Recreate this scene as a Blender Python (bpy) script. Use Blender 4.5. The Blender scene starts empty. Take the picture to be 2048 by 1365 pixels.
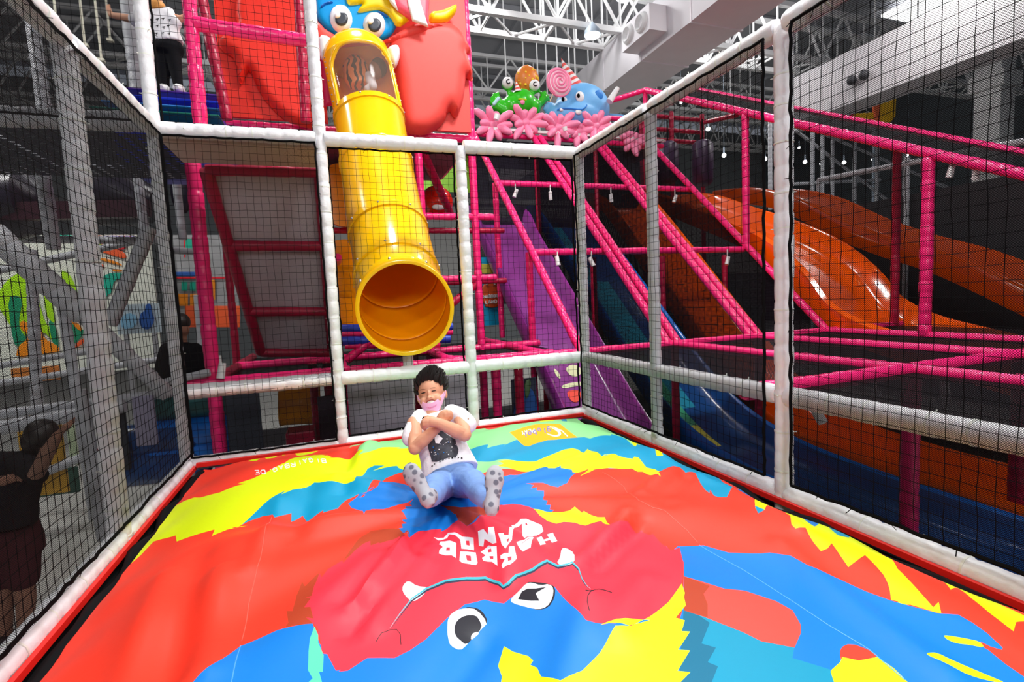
import bpy, bmesh, math, random
import numpy as np
from mathutils import Vector, Matrix, Euler, noise
from mathutils.geometry import delaunay_2d_cdt
from mathutils.bvhtree import BVHTree
random.seed(7)
SC = bpy.context.scene
COL = SC.collection
# ---------------------------------------------------------------- camera, light, exposure
CAMLOC = Vector((1.0825, -4.2802, 1.1095))
CAMROT = Euler((1.4871, 0.0456, -0.3406), 'XYZ')
FPX = 1019.2
cam = bpy.data.cameras.new('camera'); cam.sensor_width = 36; cam.lens = FPX*36/2048
cam.clip_start = 0.02; cam.clip_end = 200
camo = bpy.data.objects.new('camera', cam); COL.objects.link(camo)
camo.location = CAMLOC; camo.rotation_euler = CAMROT; SC.camera = camo
SC.view_settings.view_transform = 'Standard'; SC.view_settings.look = 'None'
SC.view_settings.exposure = -0.75; SC.view_settings.gamma = 1; SC.view_settings.use_curve_mapping = False
SC.cycles.transparent_max_bounces = 24
SC.cycles.max_bounces = 6
W = bpy.data.worlds.new('hall_air'); SC.world = W; W.use_nodes = True
W.node_tree.nodes['Background'].inputs[0].default_value = (0.80, 0.86, 1.0, 1)
W.node_tree.nodes["Background"].inputs[1].default_value = 0.38
def area_lamp(loc, size, power, target=None, col=(1, 0.98, 0.96)):
    l = bpy.data.lights.new('hall_fill_light', 'AREA'); l.shape = 'DISK'; l.size = size; l.energy = power; l.color = col
    o = bpy.data.objects.new('hall_fill_light', l); COL.objects.link(o); o.location = loc
    if target: o.rotation_euler = (Vector(target)-Vector(loc)).to_track_quat('-Z', 'Y').to_euler()
    return o
for lx, ly, lz, pw in [(-1.5, -6.5, 6.5, 260), (4.5, -6.5, 6.5, 260), (3.4, -1.2, 6.6, 520), (6.5, -1.5, 8.2, 420), (1.5, 2.0, 8.4, 330),  # first two: unseen, added behind the camera to light the cage
                       (9.5, 3.5, 8.6, 520), (-4.5, 2.5, 8.4, 240), (5.0, 9.0, 8.8, 500), (12, 11, 8.8, 500), (15, 4, 8.8, 420)]:
    area_lamp((lx, ly, lz), 1.1, pw)
for lx, ly, lz in [(7.4, 8.8, 9.6), (10.5, 8.0, 8.6), (3.0, 7.5, 9.0), (0.0, 10.0, 9.2), (14, 9, 9.4)]:
    l = bpy.data.lights.new('bay_lamp_light', 'POINT'); l.shadow_soft_size = .25; l.energy = 300; o = bpy.data.objects.new('bay_lamp_light', l); COL.objects.link(o); o.location = (lx, ly, lz)
# unseen lamps added behind the camera, aimed to brighten the play cage
area_lamp((0.2, -7.5, 3.6), 1.2, 200, (1.7, -1, 0.8))
area_lamp((-3.5, 2.0, 5.5), .9, 260, (-3, 6, 1.2))  # unseen lamp added to brighten the mural wall
area_lamp((3.6, -7.5, 3.6), 1.2, 170, (2.4, 0, 0.8))
MW = CAMROT.to_matrix()
def ray(u, v): return MW @ Vector(((u-1024)/FPX, -(v-682.5)/FPX, -1))
def at(u, v, ax, val):
    """point seen at photo coordinate (u,v) lying on the plane axis=val"""
    d = ray(u, v); i = 'XYZ'.index(ax); return CAMLOC + d*((val-CAMLOC[i])/d[i])
def pd(u, v, d): return CAMLOC + ray(u, v)*d
def V(*a): return Vector(a)
# ---------------------------------------------------------------- materials
def srgb(r, g, b):
    f = lambda c: ((c/255+0.055)/1.055)**2.4 if c > 10 else c/255/12.92
    return (f(r), f(g), f(b))
_m = {}
def mat(name, col, rough=0.45, spec=0.5, bump=0.0, bscale=30, var=0.06, emit=None, metal=0, coat=0, trans=None):
    if name in _m: return _m[name]
    m = bpy.data.materials.new(name); m.use_nodes = True; nt = m.node_tree; b = nt.nodes['Principled BSDF']
    b.inputs['Roughness'].default_value = rough; b.inputs['Specular IOR Level'].default_value = spec
    b.inputs['Metallic'].default_value = metal; b.inputs['Coat Weight'].default_value = coat
    tc = nt.nodes.new('ShaderNodeTexCoord')
    n = nt.nodes.new('ShaderNodeTexNoise'); n.inputs['Scale'].default_value = bscale; n.inputs['Detail'].default_value = 3
    nt.links.new(tc.outputs['Object'], n.inputs['Vector'])
    mx = nt.nodes.new('ShaderNodeMix'); mx.data_type = 'RGBA'
    mx.inputs[6].default_value = (*[c*(1-var) for c in col], 1); mx.inputs[7].default_value = (*[min(1, c*(1+var)) for c in col], 1)
    nt.links.new(n.outputs['Fac'], mx.inputs[0]); nt.links.new(mx.outputs[2], b.inputs['Base Color'])
    if bump:
        bp = nt.nodes.new('ShaderNodeBump'); bp.inputs['Strength'].default_value = bump; bp.inputs['Distance'].default_value = 0.02
        nt.links.new(n.outputs['Fac'], bp.inputs['Height']); nt.links.new(bp.outputs[0], b.inputs['Normal'])
    if emit:
        b.inputs['Emission Color'].default_value = (*col, 1); b.inputs['Emission Strength'].default_value = emit
    if trans: b.inputs['Transmission Weight'].default_value = trans; b.inputs['IOR'].default_value = 1.05
    _m[name] = m; return m
def clear_mat(name, col, alpha, rough=0.05):
    m = mat(name, col, rough, 0.6, var=0.02); m.node_tree.nodes['Principled BSDF'].inputs['Alpha'].default_value = alpha; return m
def grid_mat(name, col, pitch, thread, axes, hexy=True):
    """woven micro mesh: opaque threads, open holes"""
    m = bpy.data.materials.new(name); m.use_nodes = True; nt = m.node_tree; b = nt.nodes['Principled BSDF']
    b.inputs['Base Color'].default_value = (*col, 1); b.inputs['Roughness'].default_value = 0.9; b.inputs['Specular IOR Level'].default_value = 0.08
    tc = nt.nodes.new('ShaderNodeTexCoord'); sp = nt.nodes.new('ShaderNodeSeparateXYZ'); nt.links.new(tc.outputs['Object'], sp.inputs[0])
    def M(op, a, bb=None):
        n = nt.nodes.new('ShaderNodeMath'); n.operation = op
        for k, x in enumerate((a, bb)):
            if x is None: continue
            if isinstance(x, (int, float)): n.inputs[k].default_value = x
            else: nt.links.new(x, n.inputs[k])
        return n.outputs[0]
    A, B = sp.outputs[axes[0]], sp.outputs[axes[1]]
    if hexy: A, B = M('ADD', A, B), M('SUBTRACT', A, B)
    k = thread/pitch
    fa = M('LESS_THAN', M('FRACT', M('DIVIDE', A, pitch)), k); fb = M('LESS_THAN', M('FRACT', M('DIVIDE', B, pitch)), k)
    nt.links.new(M('MAXIMUM', fa, fb), b.inputs['Alpha']); return m
WHITE = mat('white_vinyl', (0.80, 0.81, 0.84), 0.32, 0.5, 0.25, 25)
GREYV = mat('grey_vinyl', (0.42, 0.43, 0.46), 0.4, 0.4, 0.25, 25)
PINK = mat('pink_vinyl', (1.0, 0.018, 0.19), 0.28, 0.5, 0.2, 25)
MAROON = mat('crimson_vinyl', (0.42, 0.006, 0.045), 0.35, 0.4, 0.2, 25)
BLACK = mat('black_cord', (0.004, 0.004, 0.0045), 0.9, 0.08)
BLACKV = mat('black_vinyl', (0.012, 0.011, 0.013), 0.3, 0.5, 0.4, 12)
REDV = mat('red_strap', (0.75, 0.015, 0.01), 0.4, 0.4)
STEEL = mat('steel', (0.6, 0.6, 0.62), 0.3, 0.5, metal=0.9)
TIE = mat('cable_tie', (0.75, 0.78, 0.72), 0.4)
WPAINT = mat('white_paint', (0.78, 0.78, 0.78), 0.5)
YEL = mat('yellow_plastic', (1.0, 0.56, 0.0), 0.18, 0.5, coat=0.3, var=0.02)
# ---------------------------------------------------------------- mesh builder
class MB:
    def __init__(s): s.v = []; s.f = []; s.mi = []
    def add(s, vs, fs, mi=0):
        o = len(s.v); s.v += [tuple(x) for x in vs]; s.f += [tuple(i+o for i in f) for f in fs]; s.mi += [mi]*len(fs)
    def box(s, c, sz, rot=None, mi=0):
        R = rot or Matrix.Identity(3); c = Vector(c)
        vs = [c + R @ Vector((x*sz[0]/2, y*sz[1]/2, z*sz[2]/2)) for x in (-1, 1) for y in (-1, 1) for z in (-1, 1)]
        s.add(vs, [(0, 1, 3, 2), (4, 6, 7, 5), (0, 4, 5, 1), (2, 3, 7, 6), (0, 2, 6, 4), (1, 5, 7, 3)], mi)
    def bar(s, p0, p1, w, h=None, mi=0):
        p0 = Vector(p0); p1 = Vector(p1); d = p1-p0; R = d.to_track_quat('Z', 'Y').to_matrix(); s.box((p0+p1)/2, (w, h or w, d.length), R, mi)
    def sweep(s, pts, prof, n=10, mi=0, cap=True, up=None):
        """pts: centres; prof: list of (a,b) half-widths per point"""
        pts = [Vector(p) for p in pts]; N = len(pts); rings = []; X = None
        for i in range(N):
            t = (pts[min(i+1, N-1)]-pts[max(i-1, 0)]).normalized()
            if X is None:
                u = Vector(up) if up is not None else (Vector((0, 0, 1)) if abs(t.z) < 0.9 else Vector((1, 0, 0)))
                X = u.cross(t)
            X = (X - t*X.dot(t)).normalized(); Y = t.cross(X)
            a, b = prof[i] if isinstance(prof[i], tuple) else (prof[i], prof[i])
            rings += [pts[i]+X*(a*math.cos(k*2*math.pi/n))+Y*(b*math.sin(k*2*math.pi/n)) for k in range(n)]
        fs = [(i*n+k, i*n+(k+1) % n, (i+1)*n+(k+1) % n, (i+1)*n+k) for i in range(N-1) for k in range(n)]
        if cap: fs += [tuple(range(n))[::-1], tuple((N-1)*n+k for k in range(n))]
        s.add(rings, fs, mi)
    def tube(s, p0, p1, r, n=8, mi=0): s.sweep([p0, p1], [r, r], n, mi)
    def ell(s, c, r, R=None, nu=16, nv=10, mi=0):
        c = Vector(c); R = R or Matrix.Identity(3); r = r if isinstance(r, (tuple, list)) else (r, r, r)
        vs = [c + R @ Vector((0, 0, r[2]))]
        for i in range(1, nv):
            a = math.pi*i/nv
            vs += [c + R @ Vector((r[0]*math.sin(a)*math.cos(2*math.pi*k/nu), r[1]*math.sin(a)*math.sin(2*math.pi*k/nu), r[2]*math.cos(a))) for k in range(nu)]
        vs.append(c + R @ Vector((0, 0, -r[2]))); L = len(vs)-1
        fs = [(0, 1+k, 1+(k+1) % nu) for k in range(nu)]
        fs += [(1+i*nu+k, 1+(i+1)*nu+k, 1+(i+1)*nu+(k+1) % nu, 1+i*nu+(k+1) % nu) for i in range(nv-2) for k in range(nu)]
        fs += [(L, 1+(nv-2)*nu+(k+1) % nu, 1+(nv-2)*nu+k) for k in range(nu)]
        s.add(vs, fs, mi)
    def capsule(s, pts, rad, n=12, mi=0):
        s.sweep(pts, rad, n, mi)
        for p, r in zip(pts, rad): s.ell(p, r if not isinstance(r, tuple) else min(r), None, n, 8, mi)
    def pipe(s, p0, p1, r=0.045, seg=0.12, mi=0, n=12):
        """padded pipe: sleeve puffs out between the stitches"""
        p0 = Vector(p0); p1 = Vector(p1); L = (p1-p0).length; k = max(1, round(L/seg)); pts = []; rad = []
        for i in range(k):
            jit = 1+random.uniform(-.04, .05)
            for t, q in ((0, .92), (.1, .99), (.5, 1.015), (.9, .99)):
                pts.append(p0.lerp(p1, (i+t)/k)); rad.append(r*q*jit)
        pts.append(p1); rad.append(r*.9); s.sweep(pts, rad, n, mi)
    def prism(s, poly, dv, mi=0):
        dv = Vector(dv); n = len(poly); a = [Vector(p) for p in poly]; s.add(a+[p+dv for p in a], [tuple(range(n)), tuple(range(2*n-1, n-1, -1))]+[(i, i+n, (i+1) % n+n, (i+1) % n) for i in range(n)], mi)
    def build(s, name, mats, parent=None, smooth=True, loc=None):
        me = bpy.data.meshes.new(name); vs = s.v
        if parent is not None: P = WLOC.get(parent.name, Vector()); vs = [(x-P.x, y-P.y, z-P.z) for x, y, z in vs]
        elif loc is not None: P = Vector(loc); vs = [(x-P.x, y-P.y, z-P.z) for x, y, z in vs]
        me.from_pydata(vs, [], s.f)
        if not isinstance(mats, (list, tuple)): mats = [mats]
        for m in mats: me.materials.append(m)
        me.polygons.foreach_set('material_index', s.mi)
        if smooth: me.polygons.foreach_set('use_smooth', [True]*len(s.f))
        bm = bmesh.new(); bm.from_mesh(me); bmesh.ops.recalc_face_normals(bm, faces=bm.faces); bm.to_mesh(me); bm.free()
        if smooth and hasattr(me, 'set_sharp_from_angle'): me.set_sharp_from_angle(angle=math.radians(50))
        o = bpy.data.objects.new(name, me); COL.objects.link(o)
        if parent is not None: o.parent = parent
        elif loc is not None: o.location = loc
        WLOC[o.name] = WLOC.get(parent.name, Vector()) if parent is not None else Vector(loc or (0, 0, 0))
        return o
WLOC = {}
def tag(o, label=None, cat=None, group=None, kind=None):
    for k, x in (('label', label), ('category', cat), ('group', group), ('kind', kind)):
        if x: o[k] = x
    return o
def thing(name, loc, label, cat, group=None):
    o = bpy.data.objects.new(name, None); o.empty_display_size = 0.1; COL.objects.link(o); o.location = loc; WLOC[o.name] = Vector(loc)
    return tag(o, label, cat, group)
def one(name, fn, m, parent=None, **k):
    b = MB(); fn(b); return b.build(name, m, parent, **k)
def remesh(o, vox, sm=4):
    r = o.modifiers.new('join', 'REMESH'); r.mode = 'VOXEL'; r.voxel_size = vox; r.use_smooth_shade = True
    if sm: s = o.modifiers.new('soft', 'SMOOTH'); s.iterations = sm; s.factor = 0.5
    return o
def pip(pts, poly):
    """points in polygon, vectorised"""
    x, y = pts[:, 0], pts[:, 1]; c = np.zeros(len(x), bool); n = len(poly)
    for i in range(n):
        x1, y1 = poly[i]; x2, y2 = poly[(i+1) % n]
        if y1 == y2: continue
        k = ((y1 > y) != (y2 > y)) & (x < (x2-x1)*(y-y1)/(y2-y1)+x1); c ^= k
    return c
def edge_dist(pts, poly):
    d = np.full(len(pts), 1e9); n = len(poly)
    for i in range(n):
        a = np.array(poly[i]); b = np.array(poly[(i+1) % n]); ab = b-a; L = ab@ab
        if L < 1e-12: continue
        t = np.clip(((pts-a)@ab)/L, 0, 1); q = a+t[:, None]*ab; d = np.minimum(d, np.hypot(*(pts-q).T))
    return d
def subdiv(poly, step):
    out = []; n = len(poly)
    for i in range(n):
        a = np.array(poly[i], float); b = np.array(poly[(i+1) % n], float); k = max(1, int(math.ceil(np.hypot(*(b-a))/step)))
        out += [tuple(a+(b-a)*j/k) for j in range(k)]
    return out
def smooth_poly(p, it=1):
    for _ in range(it):
        q = []; n = len(p)
        for i in range(n):
            a = np.array(p[i], float); b = np.array(p[(i+1) % n], float); q += [tuple(a*.75+b*.25), tuple(a*.25+b*.75)]
        p = q
    return p
def cdt(polys, step, bounds):
    """triangulate grid + polygon outlines; returns points, tris"""
    vs = []; es = []
    for p in polys:
        p = subdiv(p, step); o = len(vs); n = len(p); vs += [Vector(q) for q in p]; es += [(o+i, o+(i+1) % n) for i in range(n)]
    x0, y0, x1, y1 = bounds; nx = int((x1-x0)/step)+1; ny = int((y1-y0)/step)+1
    for j in range(ny+1):
        for i in range(nx+1): vs.append(Vector((x0+(i+.5*(j % 2))*(x1-x0)/nx, y0+j*(y1-y0)/ny)))
    r = delaunay_2d_cdt(vs, es, [], 0, 1e-5); return np.array([tuple(q) for q in r[0]]), [tuple(f) for f in r[2]]
def puff(name, pts, Y, thick, bev, m, parent, back=0.02, sm=1, mats=None, axis='Y'):
    """foam relief panel: outline seen in the photo, standing on the plane Y, bulging towards -Y"""
    P2 = [at(u, v, axis, Y) for u, v in pts]; P2 = [(q.x, q.z) for q in P2]
    if sm: P2 = smooth_poly(P2, sm)
    a = np.array(P2); st = max(bev/3, 0.008); P, T = cdt([P2], st, (*a.min(0), *a.max(0)))
    cen = np.array([P[list(t)].mean(0) for t in T]); ins = pip(cen, P2); T = [t for t, k in zip(T, ins) if k]
    d = np.clip(edge_dist(P, P2)/bev, 0, 1); h = thick*np.sqrt(1-(1-d)**2)
    b = MB(); b.add([(x, Y-back-hh, z) for (x, z), hh in zip(P, h)], T)
    n = len(P2); b.add([(x, Y-back, z) for x, z in P2]+[(x, Y, z) for x, z in P2], [(i, (i+1) % n, (i+1) % n+n, i+n) for i in range(n)])
    return b.build(name, m, parent)
def decal(name, pts, target, m, off=0.003, step=0.006, parent=None, thick=0, sm=0, bend=None):
    """flat print / patch laid on another object's surface where the photo shows it"""
    if sm: pts = smooth_poly(pts, sm)
    dg = bpy.context.evaluated_depsgraph_get(); dg.update(); ev = target.evaluated_get(dg); me = ev.to_mesh()
    mw = Matrix.Translation(WLOC[target.name]); bv = BVHTree.FromPolygons([mw @ v.co for v in me.vertices], [tuple(p.vertices) for p in me.polygons]); ev.to_mesh_clear()
    a = np.array(pts, float); c = a.mean(0); d0 = 2.5
    h = bv.ray_cast(CAMLOC, ray(*c).normalized())
    if h[0] is not None: d0 = h[3]
    P, T = cdt([pts], step*FPX/d0, (*a.min(0), *a.max(0)))
    cen = np.array([P[list(t)].mean(0) for t in T]); ins = pip(cen, pts); T = [t for t, k in zip(T, ins) if k]
    hits = []; last = None
    for q in P:
        r = ray(*q).normalized(); h = bv.ray_cast(CAMLOC, r); hits.append(None if h[0] is None else h[0]-r*off)
    good = [i for i, h in enumerate(hits) if h]
    if not good: return None
    T = [t for t in T if all(hits[i] is not None for i in t)]
    hits = [h if h is not None else hits[good[0]] for h in hits]
    used = sorted({i for t in T for i in t}); mp = {i: k for k, i in enumerate(used)}
    b = MB(); b.add([hits[i] for i in used], [tuple(mp[i] for i in t) for t in T]); o = b.build(name, m, parent)
    if thick: s = o.modifiers.new('thick', 'SOLIDIFY'); s.thickness = thick; s.offset = 0
    return o
# ---------------------------------------------------------------- hall
FL = -1.25
def struct(name, b, m, **k):
    o = b.build(name, m, smooth=False, **k); o['kind'] = 'structure'; return o
CONC = mat('pale_floor', (0.50, 0.50, 0.47), 0.25, 0.5, 0.03, 3)
b = MB(); b.box((5, 5, FL-.05), (60, 50, .1)); struct('floor', b, CONC)
b = MB(); b.box((6, 24, 5), (60, .2, 13)); struct('wall_back', b, mat('hall_wall', (0.22, 0.24, 0.25), 0.8))
b = MB(); b.box((30, 5, 5), (.2, 46, 13)); struct('wall_right', b, mat('hall_wall_side', (0.07, 0.085, 0.095), 0.8))
b = MB(); b.box((-14, 8, 5), (.2, 40, 13)); struct('wall_left', b, mat('hall_wall_left', (0.12, 0.125, 0.12), 0.8))
b = MB()
b.box((6, 9, 12.4), (52, 32, .1))
for x in range(-18, 32, 3): b.box((x, 9, 12.28), (.12, 32, .16))
for y in range(-5, 25, 2): b.box((6, y, 12.22), (52, .14, .2))
struct('ceiling', b, mat('roof_sheet', (0.42, 0.43, 0.46), 0.6, var=.25, bscale=.7))
b = MB()
b.box((15, 23.8, 4.2), (30, .1, 4.2)); b.box((15, 23.7, 6.6), (30, .25, .25))
struct('trim_wall_panel', b, mat('wall_panel', (0.52, 0.52, 0.50), 0.7))
# roof trusses
def truss(name, Y, z0, x0, x1, label, dep=1.5, r=.06, wd=.9):
    t = thing(name, (x0, Y, z0), label, 'roof truss', 'white steel roof trusses')
    for yy, zz, nm in ((Y, z0, 'bottom_chord'), (Y+wd, z0, 'bottom_chord'), (Y, z0+dep, 'top_chord'), (Y+wd, z0+dep, 'top_chord')):
        one(nm, lambda b: b.bar((x0, yy, zz), (x1, yy, zz), r*2), WPAINT, t, smooth=False)
    b = MB(); n = int((x1-x0)/1.9)
    for i in range(n):
        xa = x0+i*(x1-x0)/n; xb = x0+(i+1)*(x1-x0)/n; xm = (xa+xb)/2
        for yy in (Y, Y+wd):
            b.tube((xa, yy, z0), (xm, yy, z0+dep), r*.6, 6); b.tube((xm, yy, z0+dep), (xb, yy, z0), r*.6, 6); b.tube((xa, yy, z0), (xa, yy, z0+dep), r*.45, 6)
        b.tube((xa, Y, z0), (xm, Y+wd, z0), r*.5, 6); b.tube((xm, Y+wd, z0), (xb, Y, z0), r*.5, 6)
        b.tube((xa, Y, z0), (xa, Y+wd, z0), r*.5, 6)
    o = b.build('web_bracing', WPAINT, t)
truss('roof_truss', 9.0, 8.6, -14, 29, 'large white lattice roof truss nearest the cage, crossing above the green and blue monsters', 1.6, .075, 1.0)
truss('roof_truss', 15.5, 9.3, -14, 29, 'middle white lattice roof truss, seen behind the orange spotted egg', 1.3, .06, .8)
truss('roof_truss', 20.5, 9.6, -14, 29, 'farthest white lattice roof truss, near the hall back wall', 1.7, .07, 1.0)
truss('roof_truss', 3.2, 9.6, 3, 29, 'white lattice roof truss crossing the upper right above the two ceiling ducts', 1.5, .07, .8)
# hanging rods
RODS = []
for u, v0, v1, Y in [(1008, 60, 205, 12), (1044, 60, 270, 12), (1072, 65, 290, 12), (1090, 70, 280, 12), (1112, 70, 200, 11), (1136, 70, 180, 11), (1148, 75, 185, 11),
                     (1175, 85, 220, 12), (1186, 90, 230, 12), (1214, 40, 250, 12), (1080, 0, 70, 10), (1150, 0, 80, 10), (1172, 0, 60, 10), (1266, 0, 170, 12), (1297, 0, 175, 13), (1305, 0, 160, 11),
                     (1460, 80, 190, 12), (1480, 80, 190, 12), (1500, 90, 200, 12), (1620, 80, 160, 10), (1750, 40, 100, 8), (1836, 0, 62, 6)]:
    a = at(u, v0, 'Y', Y); c = at(u, v1, 'Y', Y); top = V(a.x, Y, 12.2); q = V(a.x, Y, min(c.z, a.z))
    o = one('ceiling_rod', lambda b: (b.tube((q.x, Y, q.z), top, .024, 6), b.box((q.x, Y, q.z), (.10, .10, .05))), WPAINT)
    RODS.append((u, o))
CRODS = []
for u, v0, v1, Y in [(85, 0, 70, 5), (108, 0, 60, 5), (160, 0, 90, 5), (190, 0, 120, 5), (212, 0, 80, 6), (60, 0, 90, 6)]:
    a = at(u, v0, 'Y', Y); c = at(u, v1, 'Y', Y)
    CRODS.append((u, one('ceiling_rod', lambda b: (b.tube((a.x, Y, c.z), (a.x, Y, 12.2), .016, 6), b.box((a.x, Y, c.z), (.08, .08, .04))), mat('cream_rod', (.7, .68, .55), .5))))
ORD = 'first second third fourth fifth sixth seventh eighth ninth tenth eleventh twelfth thirteenth fourteenth fifteenth sixteenth seventeenth eighteenth nineteenth twentieth twenty-first twenty-second'.split()
def ordinal(lst, txt, cat, grp):
    for k, (_, o) in enumerate(sorted(lst, key=lambda q: q[0])): tag(o, txt % ORD[k], cat, grp)
ordinal(RODS, '%s thin white roof hanger rod counted from the left, right of the monster head', 'rod', 'thin white hanger rods under the roof')
ordinal(CRODS, '%s thin cream hanger rod from the left in the dark upper left corner', 'rod', 'cream hanger rods at upper left')
# ducts
DUCT = mat('duct_white', (0.74, 0.71, 0.74), 0.55, bump=.05, bscale=2)
t = thing('air_duct', (10.6, 8, 8), 'wide white boxed air duct with round jet nozzles, running towards the camera at top centre-right', 'air duct')
one('duct_body', lambda b: [b.box((10.2, y+1, 7.95), (1.5, 1.96, 1.2)) or b.box((10.2, y+2, 7.95), (1.56, .06, 1.26)) for y in range(0, 22, 2)], DUCT, t, smooth=False)
bx = at(1300, 62, 'X', 9.40)
one('nozzle_box', lambda b: b.box((9.2, bx.y, bx.z), (.5, 1.25, .62)), DUCT, t, smooth=False)
for dy in (-.3, .3):
    c = V(8.95, bx.y+dy, bx.z)
    b = MB(); n = 20
    for r0, r1, x0, x1 in ((.25, .22, 0, -.06), (.22, .17, -.06, -.10), (.17, .10, -.10, .02), (.10, .08, .02, .0)):
        A = [c+V(x0, r0*math.cos(k*2*math.pi/n), r0*math.sin(k*2*math.pi/n)) for k in range(n)]; B = [c+V(x1, r1*math.cos(k*2*math.pi/n), r1*math.sin(k*2*math.pi/n)) for k in range(n)]
        b.add(A+B, [(k, (k+1) % n, (k+1) % n+n, k+n) for k in range(n)])
    b.ell(c+V(.02, 0, 0), (.02, .11, .11), mi=1)
    b.build('jet_nozzle', [WPAINT, mat('dark_hole', (.05, .05, .06), .6)], t)
a1 = at(1600, 222, 'Z', 6.6); a2 = at(2040, 45, 'Z', 6.6)
t = thing('air_duct', (a1+a2)/2, 'long white air duct crossing the upper right corner, resting against the tall column', 'air duct')
dx = (a2-a1).normalized()
one('duct_body', lambda b: b.bar(a1-dx*1+V(.8, 0, .5), a2+dx*6+V(.8, 0, .5), 1.0, 1.5), DUCT, t, smooth=False)
for q in (.28, .345):
    c = a1.lerp(a2, q)+V(.2, 0, .35); R = dx.cross(V(0, 0, 1)).normalized()
    one('jet_nozzle', lambda b: b.ell(c, (.13, .13, .13)), mat('dark_hole', (.05, .05, .06), .6), t)
c = at(1985, 300, 'Y', 7); c2 = V(c.x, 7, 0)
tag(one('hall_column', lambda b: (b.box((c.x, 7, 5.4), (.75, .75, 13.2)), b.box((c.x, 7, 7.6), (1.0, 1.0, .5))), WPAINT, smooth=False), 'tall square white building column at the far upper right', 'column')
b = MB(); q = at(1860, 20, 'Z', 12.1)
b.box((q.x, q.y, 12.05), (3.4, 1.6, .1)); tag(b.build('skylight', mat('skylight_glow', (1, 1, 1), emit=6), smooth=False), 'bright rectangular skylight in the roof at top right', 'skylight')
# high bay lamps
GLOW = mat('lamp_glow', (1, 1, 1), emit=30); LH = mat('lamp_housing', (.35, .42, .5), .4)
for u, v, Y, r, lb in [(1185, 72, 8.8, .2, 'round high bay lamp hanging under the nearest truss, left of the boxed duct'), (1250, -4, 10, .25, 'round high bay lamp at the top edge of the picture above the truss'),
                       (1420, 40, 8, .2, 'left one of two bright high bay lamps beside the boxed duct'), (1480, 30, 7.5, .24, 'right one of two bright high bay lamps beside the boxed duct'),
                       (1630, 165, 11, .2, 'high bay lamp above the red and white striped ball')]:
    c = at(u, v, 'Y', Y)
    t = thing('high_bay_lamp', c, lb, 'lamp', 'round high bay lamps')
    one('housing', lambda b: b.sweep([c+V(0, 0, .02), c+V(0, 0, .16), c+V(0, 0, .3), c+V(0, 0, .36)], [r*1.15, r*1.0, r*.4, r*.2], 20), LH, t)
    one('bulb', lambda b: b.ell(c, (r, r, .06), None, 20, 8), GLOW, t)
    one('hanger', lambda b: b.tube(c+V(0, 0, .3), V(c.x, c.y, 12.3), .015, 6), WPAINT, t)
BULBS = []
for k, (u, v, Y) in enumerate([(1416, 258, 12), (1448, 311, 11), (1530, 318, 11), (1610, 324, 12), (1643, 328, 12), (1688, 325, 12), (1745, 319, 13), (1598, 296, 13), (1815, 311, 12), (1362, 205, 12)]):
    c = at(u, v, 'Y', Y)
    BULBS.append((u, one('spot_bulb', lambda b: (b.ell(c, .075 if k < 6 else .05), b.tube(c, c+V(0, 0, .3), .03, 6, 1), b.tube(c, V(c.x, c.y, 12.2), .006, 4, 1)), [GLOW, LH])))
ordinal(BULBS, '%s small glowing spot bulb from the left, far behind the right cage net', 'lamp', 'small spot bulbs in the dark hall on the right')
# ---------------------------------------------------------------- the cage round the air bag
H = 2.4; WX = 3.303; X2 = 1.092; X3 = 2.196; MZ = .5326; Y1 = -1.115; Y2 = -2.2446; YN = -4.1; TOPZ = 3.9
cage = thing('safety_cage', (0, 0, FL), 'white padded pipe cage standing around the colourful air bag', 'cage')
def ties(b, p0, p1, r, step=.2, mi=1):
    p0 = Vector(p0); p1 = Vector(p1); d = (p1-p0); n = int(d.length/step); R = d.to_track_quat('Z', 'Y').to_matrix()
    for i in range(1, n):
        c = p0+d*((i+random.uniform(-.2, .2))/n)
        b.sweep([c-d.normalized()*.004, c+d.normalized()*.004], [r*1.03, r*1.03], 12, mi); a = random.uniform(0, 6.28); w = R @ V(math.cos(a), math.sin(a), 0)
        b.bar(c+w*r, c+w*(r+.014), .004, .004, mi)
def cagepipe(nm, p0, p1, r=.047, m=None, t=True):
    b = MB(); b.pipe(p0, p1, r, .115)
    if t: ties(b, p0, p1, r)
    return b.build(nm, [m or WHITE, TIE], cage)
for x in (0, X2): cagepipe('post', (x, 0, FL), (x, 0, TOPZ))
for x in (X3, WX): cagepipe('post', (x, 0, FL), (x, 0, H))
for y in (Y1, Y2, -3.37): cagepipe('post', (WX, y, FL), (WX, y, H), .047 if y != Y1 else .042)
for y in (-1.2732, -2.45): cagepipe('post', (0, y, FL), (0, y, H), .05)
for xa, xb in ((0, X2), (X2, X3), (X3, WX)):
    for z, r in ((0, .05), (MZ, .055), (H, .055)): cagepipe('beam', (xa+.03, 0, z), (xb-.03, 0, z), r)
for ya, yb in ((0, Y1), (Y1, Y2), (Y2, -3.37), (-3.37, YN)):
    for z, r in ((0, .05), (MZ, .052), (H, .055)): cagepipe('beam', (WX, ya-.03, z), (WX, yb+.03, z), r)
for ya, yb in ((0, -1.2732), (-1.2732, -2.45), (-2.45, YN)):
    for z, r in ((0, .05), (H, .055)): cagepipe('beam', (0, ya-.03, z), (0, yb+.03, z), r)
for x in (.06, WX-.06): one('red_edge_strap', lambda b: b.box((x, (YN-.05)/2, -.022), (.02, -YN, .028)), REDV, cage, smooth=False)
one('red_edge_strap', lambda b: b.box((WX/2, -.068, .0), (WX-.15, .035, .03)), REDV, cage, smooth=False)
for c, d in (((X2+.03, 0, MZ), 1),): pass
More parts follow.
